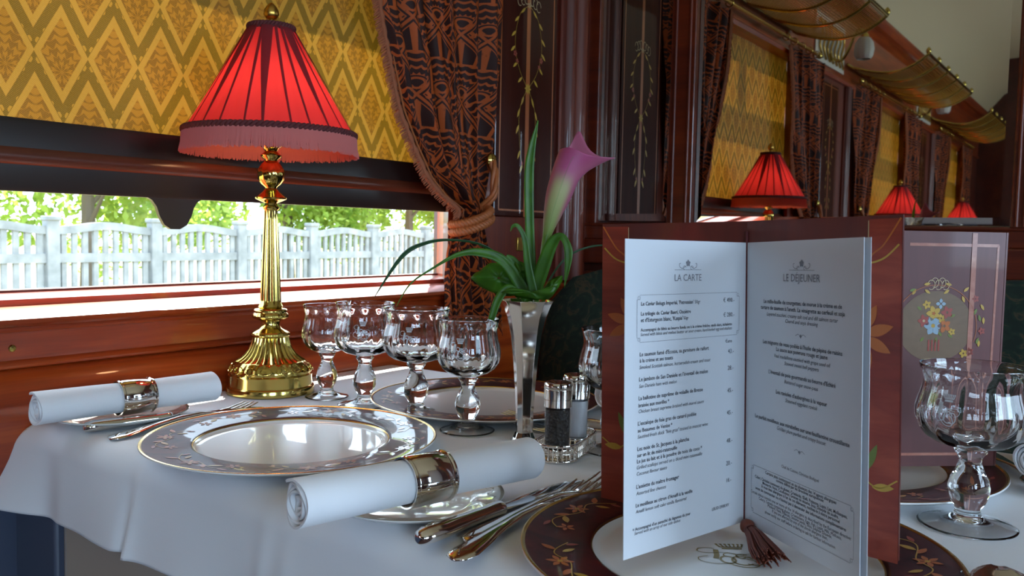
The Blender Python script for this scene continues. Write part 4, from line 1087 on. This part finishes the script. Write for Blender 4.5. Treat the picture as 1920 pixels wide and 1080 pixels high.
PEP = Mat('black peppercorns'); v = PEP.coord('Object'); vo = PEP.t.nodes.new('ShaderNodeTexVoronoi'); PEP.t.links.new(v, vo.inputs[0]); vo.inputs['Scale'].default_value = 330; PEP.put(Base_Color=(.022,.018,.016), Roughness=.6); PEP.bump(S(PEP.t, vo.outputs[0]), .8, .002); PEP = PEP.m
SALT = plain('white salt', (.62,.62,.64), .8)
THIN = glassmat('mill glass')
def mill(loc, label, fill, fname, name, hs=1.0):
    t = thing(name, label, 'mill', (loc[0], loc[1], TZ+.0016))
    MB().lathe([(.0001,0),(.0150,0),(.0155,.001),(.0155,.008),(.0160,.009),(.0155,.0105),(.0135,.0110)], 40).build('base_collar', SILVER, t, smooth=50)
    MB().lathe([(.0128,.0112),(.0132,.0112),(.0132,.052),(.0128,.052)], 40, caps=False).build('glass_tube', CRYSTAL if False else PANE, t, smooth=60)
    MB().lathe([(.0001,.0114),(.0122,.0114),(.0122,.0495*hs),(.0001,.0505*hs)], 40).build(fname, fill, t, smooth=60)
    MB().lathe([(.0134,.0515),(.0142,.0520),(.0142,.0590),(.0137,.0594),(.0137,.0600),(.0142,.0604),(.0142,.0690),(.0137,.0694),(.0142,.0700),(.0142,.0740),(.0132,.0760),(.0080,.0775),(.0001,.0780)], 48).build('cap', SILVER, t, smooth=40)
mill(pc, 'silver capped glass pepper mill filled with black peppercorns', PEP, 'peppercorns', 'pepper_mill')
mill(sc_, 'silver capped glass salt mill filled with white salt', SALT, 'salt', 'salt_mill', .99)

# ---------------------------------------------------------------- vase and flower
VB = Vector((.522, .762, TZ))
prof = [(.0150,0),(.0155,.0012),(.0120,.004),(.0098,.010),(.0100,.030),(.0112,.055),(.0135,.085),(.0170,.115),(.0215,.135),(.0270,.149),(.0298,.1535)]
mb = MB(); n = 8; fa = [0, .62, 1.57, 2.19, PI, PI+.62, PI+1.57, PI+2.19]; bz = math.atan2(CAM.y-VB.y, CAM.x-VB.x)
rows = [[(r*math.cos(a+bz-.85), r*math.sin(a+bz-.85), z) for a in fa] for r, z in prof]+[[(r*.97*math.cos(a+bz-.85), r*.97*math.sin(a+bz-.85), z) for a in fa] for r, z in reversed(prof[3:])]
ix = mb.grid(rows, cyc_v=True); mb.face(list(reversed(ix[0]))); mb.face(ix[-1])
v = mb.build('bud_vase', SILVER, smooth=12, loc=VB); bevel(v, .0006, 2)
tag(v, 'tall faceted silver bud vase flaring towards its top', 'vase')
LF = Mat('green leaf'); v_ = LF.coord('Object'); nn = LF.noise(v_, 60, 3); lc = LF.ramp(nn, [(.3,(.030,.11,.006)),(.7,(.08,.24,.012))]); LF.put(Base_Color=lc, Roughness=.38).translucent((.25,.55,.03), .35); LF = LF.m
LFD = Mat('dark blade leaf'); LFD.put(Base_Color=(.012,.06,.012), Roughness=.3).translucent((.06,.22,.02), .25); LFD = LFD.m
STEM = plain('flower stem', (.12,.24,.025), .4)
ar = thing('flower_arrangement', 'pink calla lily with long green blades standing in the silver vase', 'flower', VB)
def ribbon(name, pts, ws, mat, depth=0.0, dd=0.0, fold=.25, n=8, tw=0):
    # pts photo positions, ws widths in px
    P = [W(x, y, VB, depth+dd*i/(len(pts)-1))-VB for i, (x, y) in enumerate(pts)]; P = [Vector(q) for q in spl([tuple(p) for p in P], n)]; Wd = [q[0] for q in spl([(w_,) for w_ in ws], n)]
    view = (CAM-VB).normalized(); rows = []; px = (VB-CAM).dot(fw)/FPX
    for i, p in enumerate(P):
        tt = (P[min(i+1, len(P)-1)]-P[max(i-1, 0)]).normalized(); sd_ = tt.cross(view).normalized(); nn_ = sd_.cross(tt)
        h = max(Wd[i], .6)*px/2; rows.append([p+sd_*h*u+nn_*h*fold*(u*u)+nn_*h*tw*u for u in (-1,-.5,0,.5,1)])
    mb = MB(); mb.grid(rows); o = mb.build(name, mat, ar, smooth=180); md = o.modifiers.new('th', 'SOLIDIFY'); md.thickness = .0005; return o
ribbon('blade_leaf', [(998,565),(996,500),(993,420),(992,330),(997,280),(1009,226)], [14,18,17,18,14,2], LF, .004)
ribbon('blade_leaf', [(985,560),(941,488),(902,459),(847,450),(798,456),(754,481),(702,557)], [6,5,4,4,6,7,1], LFD, .01, -.03, tw=.6)
ribbon('blade_leaf', [(992,565),(947,493),(902,474),(858,478),(810,504),(769,533),(743,575)], [22,20,16,9,4,3,1], LF, -.004, -.02)
ribbon('blade_leaf', [(1002,560),(990,500),(984,450),(972,425),(962,424),(957,434)], [16,14,10,8,6,1], LF, -.012)
ribbon('blade_leaf', [(1000,562),(1015,510),(1033,462),(1048,444),(1060,452),(1066,480),(1058,540)], [20,26,22,15,13,15,1], LF, -.006, -.01)
ribbon('blade_leaf', [(1015,560),(1038,512),(1069,478),(1110,462),(1150,460)], [5,4,4,4,2], LFD, .012, .02)
ribbon('blade_leaf', [(995,560),(975,520),(960,490),(950,478)], [26,28,20,3], LF, .010)
ribbon('blade_leaf', [(975,558),(955,540),(935,560),(921,600)], [10,14,15,12], LF, -.010, -.01)
def broad(pts, depth, name='broad_leaf', bulge=.006):
    c = [sum(p[0] for p in pts)/len(pts), sum(p[1] for p in pts)/len(pts)]; mb = MB(); P = spl(pts+[pts[0]], 5)[:-1]; view = (CAM-VB).normalized(); rows = []
    for s in [1, .8, .55, .3, .05]:
        rows.append([W(c[0]+(x-c[0])*s*(1+(.025*math.sin(i*2.2) if s > .9 else 0)), c[1]+(y-c[1])*s, VB, depth)-VB+view*bulge*(1-s*s)+view*.0015*math.sin(i*.9)*s for i, (x, y) in enumerate(P)])
    mb.grid(rows, cyc_v=True); o = mb.build(name, LF, ar, smooth=180); md = o.modifiers.new('th', 'SOLIDIFY'); md.thickness = .0006
broad([(985,552),(950,555),(915,545),(884,522),(902,505),(925,492),(950,500),(972,515)], .006)
broad([(940,548),(975,556),(1010,562),(1035,552),(1045,535),(1020,545),(985,548),(960,540)], -.018, bulge=.003)
broad([(1005,560),(1030,560),(1050,535),(1055,518),(1040,520),(1022,535)], .004)
broad([(985,545),(1000,520),(985,495),(965,488),(960,505),(970,530)], .012)
# calla lily: spathe lofted along its axis, lips flared
axis = [(1014,520),(1020,470),(1026,440),(1035,405),(1046,370),(1058,335),(1070,305),(1082,282)]
rads = [6,6.5,8.5,16,23,26,27,29]; px_ = (VB-CAM).dot(fw)/FPX; view = (CAM-VB).normalized(); rtv = rt.copy(); dn = Vector((0,0,1))
SP = Mat('calla spathe'); nuv = SP.t.nodes.new('ShaderNodeUVMap'); U, V, _ = SP.xyz(nuv.outputs[0])
base = SP.ramp(V, [(.25,(.16,.30,.03)),(.50,(.40,.42,.14)),(.72,(.55,.22,.28)),(.92,(.50,.03,.20))])
side = ((U-.25).abs()*2.6).min(1.0); col = SP.mix(side.step(.06,.55)*V.step(.25,.55), base, (.50,.12,.22)); rib = (U-.25).abs().lt(.008); col = SP.mix(rib*V.gt(.3)*V.lt(.9), col, (.12,.22,.03))
grn = SP.mix(V.step(.62,.78), SP.ramp(V, [(.2,(.14,.27,.02)),(.6,(.55,.55,.25)),(1,(.5,.4,.25))]), (.52,.10,.25)); nearc = 1-side.step(.10,.42)
SP.put(Base_Color=SP.mix(nearc, col, grn), Roughness=.45, Sheen_Weight=.2).translucent(col, .3); SP = SP.m
A = spl([(x, y, r_) for (x, y), r_ in zip(axis, rads)], 6); rows = []; NA = 48
for i, (x, y, r_) in enumerate(A):
    c = W(x, y, VB)-VB; j = min(i+1, len(A)-1); k = max(i-1, 0); tt = (W(A[j][0], A[j][1], VB)-W(A[k][0], A[k][1], VB)).normalized(); sd_ = tt.cross(view).normalized(); row = []
    s = i/(len(A)-1)
    for q in range(NA):
        a = 2*PI*q/NA; # a=pi/2 faces the camera
        rr = r_*px_; ex = Vector((0,0,0))
        fl = max(0, (s-.72)/.28)**1.6
        # right-hand lip reaches out, tip behind points up
        ca = math.cos(a); sa = math.sin(a)
        if fl > 0:
            gR = max(0, ca)**5; gB = math.exp(-((a-4.9)/.55)**2); gL = max(0, -ca)**3
            ex = rtv*(gR*.026*fl)-dn*(gR*.000*fl)+dn*(gB*.026*fl)+rtv*(-gL*.004*fl)-dn*(max(0, sa)*.004*fl)-dn*(gL*.007*fl)
        row.append(c+sd_*rr*ca+view*rr*.75*sa+ex)
    rows.append(row)
mb = MB(); mb.grid(rows, cyc_v=True, uvf=lambda a, b: (b, a)); o = mb.build('calla_spathe', SP, ar, smooth=180); md = o.modifiers.new('th', 'SOLIDIFY'); md.thickness = .0007
mb = MB(); pts = [W(x, y, VB)-VB for x, y in ((1003,575),(1008,550),(1014,515),(1020,470),(1026,438))]; mb.tube([tuple(p) for p in spl([tuple(p) for p in pts], 5)], .0036, 12); mb.build('flower_stem', STEM, ar, smooth=80)
mb = MB(); pts = [W(x, y, VB)-VB for x, y in ((1040,390),(1062,330),(1078,292))]; mb.tube([tuple(p) for p in pts], [.0028,.0028,.0015], 10); mb.build('spadix', YEL, ar, smooth=80)

# ---------------------------------------------------------------- open menu
SPB = Vector((.8236,.6185,.7535)); spv = Vector((math.sin(-.0359), math.sin(.0205), 1)).normalized()
def leafdir(az):
    d = Vector((math.cos(az), math.sin(az), 0)); d = d-spv*d.dot(spv); return d.normalized()
PW, PH, CW_, CH = .1342, .208, .1158, .224
mt = thing('open_menu', 'open menu card with two printed pages standing on the front charger', 'menu', (0,0,0))
COVER = wood('printed veneer cover', (.05,.008,.006), (.09,.014,.012), (.16,.025,.015), 'z', coat=.5, rough=.4, sc=.5)
REDV = wood('printed red veneer', (.13,.012,.006), (.26,.028,.012), (.42,.07,.03), 'x', coat=.5, rough=.4, sc=1.3)
def slab(name, B, d, w_, h, n, th, mat, parent, z0=0):
    mb = MB(); i = []
    for q in (n*0, n*th):
        for a, b in ((0,z0),(w_,z0),(w_,z0+h),(0,z0+h)): i.append(mb.vert(B+d*a+spv*b+q))
    for f in ((0,1,2,3),(7,6,5,4),(0,4,5,1),(1,5,6,2),(2,6,7,3),(3,7,4,0)): mb.face([i[k] for k in f])
    return mb.build(name, mat, parent, smooth=0)
def facing(d):
    n = d.cross(spv).normalized(); return n if n.dot(CAM-SPB) > 0 else -n
VA = [COVER, GRN, YEL, IVO, PNK, ORN, BLU, REDV]
for side, az in (('left', -3.0211), ('right', -.2297)):
    d = leafdir(az); n = facing(d); cv = slab('cover', SPB, d, CW_, CH, -n, .0018, COVER, mt, 0)
    D = Decal(lambda u, v: SPB+d*u+spv*v+n*.0003)
    x0 = CW_
    D.rect(x0-.0225, -.002, x0-.0002, CH-.0022, 7, 1)
    D.mb.build('printed_border', VA, cv, smooth=0, recalc=False)
    D = Decal(lambda u, v: SPB+d*u+spv*v+n*.0006)
    D.line([(x0-.0225, 0), (x0-.0225, CH-.003)], .0006, 3)
    D.line(spl([(x0-.001,.222),(x0-.012,.205),(x0-.022,.195),(x0-.028,.17),(x0-.030,.14)]), .0011, 5)
    D.line(spl([(x0-.002,.205),(x0-.012,.196),(x0-.024,.193),(x0-.034,.198)]), .0012, 2)
    D.leaf(x0-.024, .194, 2.2, .016, .0024, 2); D.flower(x0-.037, .187, .006, 5, 5, 2, wd=.4)
    D.flower(x0-.027, .145, .020, 8, 5, 4, wd=.22, a0=.3)
    D.leaf(x0-.030, .125, -1.9, .030, .003, 2); D.leaf(x0-.030, .105, -1.3, .035, .0035, 1); D.leaf(x0-.022, .055, 1.2, .020, .003, 1)
    D.line(spl([(x0-.030,.14),(x0-.024,.10),(x0-.028,.06),(x0-.015,.045),(x0-.001,.052)]), .001, 2); D.leaf(x0-.018, .045, .1, .015, .003, 2)
    D.mb.build('printed_flowers', VA, cv, smooth=0, recalc=False)
FT = bpy.data.fonts.load('<builtin>') if False else None
def textmesh(s, bold, italic):
    cu = bpy.data.curves.new('t', 'FONT'); cu.body = s; cu.size = 1; cu.resolution_u = 2
    if bold: cu.offset = .012
    if italic: cu.shear = .22
    o = bpy.data.objects.new('t', cu); COL.objects.link(o); dg = bpy.context.evaluated_depsgraph_get()
    me = bpy.data.meshes.new_from_object(o.evaluated_get(dg)); bpy.data.objects.remove(o)
    V_ = [v.co.copy() for v in me.vertices]; F_ = [tuple(p.vertices) for p in me.polygons]; bpy.data.meshes.remove(me); bpy.data.curves.remove(cu); return V_, F_
for side, az in (('L', -1.8113), ('R', -.6873)):
    d = leafdir(az); n = facing(d); pgo = slab('page', SPB+n*.0005, d, PW, PH, -n, .0004, PAPER, mt)
    if side == 'R': slab('back_page', SPB+n*-.0012, leafdir(az+.02), PW*1.006, PH, -n, .0003, PAPER, mt)
    # origin at left edge of the page as read
    if side == 'L': O = SPB+d*PW; e = -d
    else: O = SPB.copy(); e = d
    O = O+n*.0008
    for nm, sel, mat in (('printed_text', ('b','n','i'), INK), ('heading', ('T',), INKL)):
        mb = MB()
        for (sd2, st, u, v, wd, s) in TEXTS:
            if sd2 != side or st not in sel: continue
            V_, F_ = textmesh(s, st == 'b', st == 'i')
            if not V_: continue
            x0 = min(q.x for q in V_); x1 = max(q.x for q in V_); k = wd/1000/(x1-x0)
            ky = k if len(s) > 8 or st == 'T' else k
            bs = len(mb.v)
            for q in V_: mb.v.append(tuple(O+e*(u/1000+(q.x-x0)*k)+spv*(v/1000+q.y*ky)))
            for f in F_: mb.f.append(tuple(bs+i for i in f)); mb.m.append(0); mb.uv.append(None)
        mb.build(nm, mat, pgo, smooth=0, recalc=False)
    D = Decal(lambda u, v: O+e*u+spv*v)
    bx = (.0115,.1405,.1240,.1715) if side == 'L' else (.0105,.0105,.1285,.0455); x0, y0_, x1, y1_ = bx; g = .003
    D.line([(x0+g,y0_),(x1-g,y0_)], .00025, 0); D.line([(x0+g,y1_),(x1-g,y1_)], .00025, 0); D.line([(x0,y0_+g),(x0,y1_-g)], .00025, 0); D.line([(x1,y0_+g),(x1,y1_-g)], .00025, 0)
    for cx in (x0, x1):
        for cy_ in (y0_, y1_):
            sx = 1 if cx == x0 else -1; sy = 1 if cy_ == y0_ else -1
            D.line([(cx+sx*g, cy_), (cx+sx*g, cy_+sy*g), (cx, cy_+sy*g)], .0002, 0); D.line(arc(cx+sx*g*.6, cy_+sy*g*.6, .001, .001, 0, 2*PI, 10), .0002, 0)
    D.mb.build('printed_frame', INKL, pgo, smooth=0, recalc=False); D = Decal(lambda u, v: O+e*u+spv*v)
    ox = .064 if side == 'L' else .071; D.line([(ox-.0145,.188),(ox+.0145,.188)], .0003, 0)
    for s in (-1, 1):
        D.line(spl([(ox+s*.003,.1905),(ox+s*.006,.189),(ox+s*.009,.190),(ox+s*.0095,.192),(ox+s*.008,.1925)]), .0004, 0); D.line(arc(ox+s*.004,.1895,.0016,.0012,0,1.5*PI), .0003, 0)
    D.flower(ox, .1925, .0022, 5, 0, 0, a0=PI/2, wd=.5)
    D.mb.build('printed_crest', INKL, pgo, smooth=0, recalc=False)
    if side == 'R':
        for v in (.1440, .0665):
            D = Decal(lambda u, v: O+e*u+spv*v)
            for s in (-1, 1): D.line(spl([(.071,v),(.071+s*.003,v+.0012),(.071+s*.006,v)]), .0003, 0)
            D.flower(.071, v, .0012, 4, 0, wd=.5)
            D.mb.build('printed_divider', INKL, pgo, smooth=0, recalc=False)
mb = MB(); mb.tube([SPB+Vector((0,-.001,0))+spv*(PH*q) for q in (0,.5,1.04)], .0011, 8); mb.build('spine_cord', BRAID, mt, smooth=80)
# tassel hanging from the cord on to the plate
TS = plain('rust silk tassel', (.17,.03,.008), .6)
tA = Vector((.827,.611,.7545)); tB = Vector((.865,.560,.7515)); ta = (tB-tA); mb = MB(); rnd = random.Random(2)
tl = ta.normalized(); ts = tl.cross(Vector((0,0,1))).normalized(); tu = ts.cross(tl)
rows = [[tA+tl*s+(ts*math.cos(2*PI*k/14)+tu*math.sin(2*PI*k/14))*r_ for k in range(14)] for s, r_ in ((0,.001),(.001,.004),(.006,.0055),(.010,.0045),(.012,.0038),(.016,.005))]
ix = mb.grid(rows, cyc_v=True)
for k in range(90):
    a = rnd.uniform(0, 2*PI); r_ = math.sqrt(rnd.random()); L = ta.length*rnd.uniform(.9,1.05)
    o0 = (ts*math.cos(a)+tu*math.sin(a)*.8)*r_*.0038; o1 = (ts*math.cos(a)*1.25+tu*math.sin(a)*.6)*r_*.0095
    mb.tube([tA+tl*.010+o0, tA+tl*L*.45+o0*1.6+Vector((0,0,.001)), tA+tl*L*.8+o1*.9, tA+tl*L+o1+Vector((0,0,-.000))], [.0007,.0008,.0007,.0005], 4)
mb.build('tassel', TS, mt, smooth=70)

# closed menu at the far place
far = thing('standing_menu', 'menu with painted oval bouquet on its cover, behind right goblet', 'menu', (0,0,0))
FB = Vector((.952,.922,.7545)); fd = Vector((-.75,-.66,0)).normalized(); fn = fd.cross(Vector((0,0,1))).normalized(); fn = fn if fn.dot(CAM-FB) > 0 else -fn
def slab2(name, B, d, w_, h, n, th, mat, parent):
    mb = MB(); i = []
    for q in (n*0, n*th):
        for a, b in ((0,0),(w_,0),(w_,h),(0,h)): i.append(mb.vert(B+d*a+Vector((0,0,b))+q))
    for f in ((0,1,2,3),(7,6,5,4),(0,4,5,1),(1,5,6,2),(2,6,7,3),(3,7,4,0)): mb.face([i[k] for k in f])
    return mb.build(name, mat, parent, smooth=0)
COV2 = wood('printed brown veneer', (.09,.028,.026), (.13,.038,.036), (.19,.055,.05), 'z', coat=.12, rough=.5, sc=.5)
OVAL = wood('printed oval veneer', (.10,.055,.025), (.15,.085,.04), (.21,.12,.06), 'x', coat=.4, rough=.45, sc=.5)
PINKI = wood('printed pink inlay', (.32,.10,.07), (.42,.15,.10), (.52,.24,.17), 'x', coat=.3, rough=.45, sc=2)
fc = slab2('front_cover', FB, fd, .15, .220, -fn, .0018, COV2, far)
slab2('back_cover', FB+fn*-.001, Vector((-.30,.95,0)).normalized(), .09, .217, fd*.1, .018, COV2, far) if False else None
slab2('back_cover', FB-fd*.0005, Vector((-.62,.62,0)).normalized(), .10, .220, Vector((.7,.7,0)), .0018, COV2, far)
sx = .000545
D = Decal(lambda u, v: FB+fd*u+Vector((0,0,v))+fn*.00025); H_ = .220
def U_(px): return (1862-px)*sx
def V_y(py): return (893-py)*.0005015
FM = [PINKI, GRN, YEL, IVO, PNK, ORN, BLU, OVAL]
D.poly([(U_(1742)+.0365*math.cos(a), V_y(630)+.033*math.sin(a)) for a in [2*PI*k/48 for k in range(48)]], 7)
D.line([(U_(1850), V_y(479)), (U_(1690), V_y(479))], .0028, 0); D.line([(U_(1849), V_y(479)), (U_(1845), V_y(870))], .0022, 0); D.line([(U_(1850), V_y(870)), (U_(1690), V_y(870))], .0026, 0)
D.mb.build('cover_print', FM, fc, smooth=0, recalc=False)
D = Decal(lambda u, v: FB+fd*u+Vector((0,0,v))+fn*.0005)
D.rect(U_(1810), .001, U_(1801), H_-.001, 0)
def FL(px, py, r_, n, s, c=None, wd=.42): D.flower(U_(px), V_y(py), r_*sx, n, s, c, wd=wd)
FL(1738,606,12,5,2,5); FL(1738,629,15,6,6,2); FL(1721,620,10,5,4,3); FL(1762,604,10,5,4); FL(1758,629,11,5,5); FL(1725,590,7,5,2); FL(1750,588,8,4,6); FL(1772,640,6,5,2); FL(1752,615,7,5,2)
for px, py, a in ((1716,600,2.5),(1748,640,-.9),(1722,650,-2.2),(1745,650,-1.8),(1768,612,.4),(1765,645,-.5)): D.leaf(U_(px), V_y(py), PI-a, 10*sx, 2.6*sx, 1)
for px, py, a in ((1718,553,.2),(1768,553,PI-.2),(1720,562,-.6),(1764,562,PI+.6),(1693,565,.3),(1698,572,1.),(1790,565,.7),(1788,573,-1.2),(1822,588,-1.0),(1815,596,-1.9),(1828,612,-1.5),(1823,620,1.9),(1822,655,-1.6),(1817,662,1.2)): D.leaf(U_(px), V_y(py), PI-a, 12*sx, 2.8*sx, 1 if int(px) % 2 else 2)
D.line([(U_(1742)+.0405*math.cos(a), V_y(632)+.0395*math.sin(a)) for a in [-.6+1.3*PI*k/40 for k in range(41)]], .0005, 5)
for k in range(5):
    D.line(arc(U_(1744)+(k-2)*.0035, V_y(553)+.002*(k % 2), .0035, .0045, .3, 1.7*PI, 10), .0007, 3)
for k in range(4): D.rect(U_(1733+k*6), V_y(676), U_(1730+k*6), V_y(655), 4)
FL(1812,578,6,5,4); FL(1826,638,6,5,4); FL(1806,677,7,5,4); FL(1795,680,7,5,2)
D.mb.build('printed_bouquet', FM, fc, smooth=0, recalc=False)

# monogram on the front charger's well
mo = plate_monogram(plC, (0,0), 0, .0250)
cx, cy_ = .838, .563
R_ = plC.rotation_euler.z
lx, ly = cx-plC.location.x, cy_-plC.location.y; mo.location = (lx*math.cos(-R_)-ly*math.sin(-R_), lx*math.sin(-R_)+ly*math.cos(-R_), 0); mo.rotation_euler = (0, 0, -R_+.62)
# ---------------------------------------------------------------- chairs beyond the table
def armchair(loc, label):
    t = thing('armchair', label, 'chair', loc, group=None)
    prof = [(-.26,.40),(-.27,.60),(-.265,.74),(-.24,.83),(-.19,.88),(-.10,.905),(0,.912),(.10,.905),(.19,.88),(.24,.83),(.265,.74),(.27,.60),(.26,.40)]
    mb = MB(); fr_ = []; 
    for dy, s in ((0,.93),(.015,1),(.085,1),(.10,.93)):
        fr_.append([mb.vert((x*s, dy+.0*(z-.4), .40+(z-.40)*(s if z > .5 else 1))) for x, z in prof])
    for a, b in zip(fr_, fr_[1:]):
        for i in range(len(prof)): j = (i+1) % len(prof); mb.face((a[i], a[j], b[j], b[i]))
    mb.face(fr_[0]); mb.face(fr_[-1][::-1]); mb.build('backrest', CHAIRG, t, smooth=50)
    bevel(MB().box((-.25,-.46,.36), (.25,0,.47)).build('seat', CHAIRG, t, smooth=0), .03, 4)
    for s in (-1, 1):
        bevel(MB().box((s*.27-.035,-.44,.47), (s*.27+.035,.02,.64)).build('arm', CHAIRG, t, smooth=0), .025, 4)
        for y in (-.42, .06): MB().tube([(s*.23,y,.36),(s*.23,y,0)], [.022,.015], 10).build('leg', MHd, t)
    return t
c0_ = armchair((.335,1.45,0), 'dark green tapestry armchair back beyond the vase')
c1_ = dup(c0_, (.955,1.45,0), label='dark green tapestry armchair behind the right goblet')
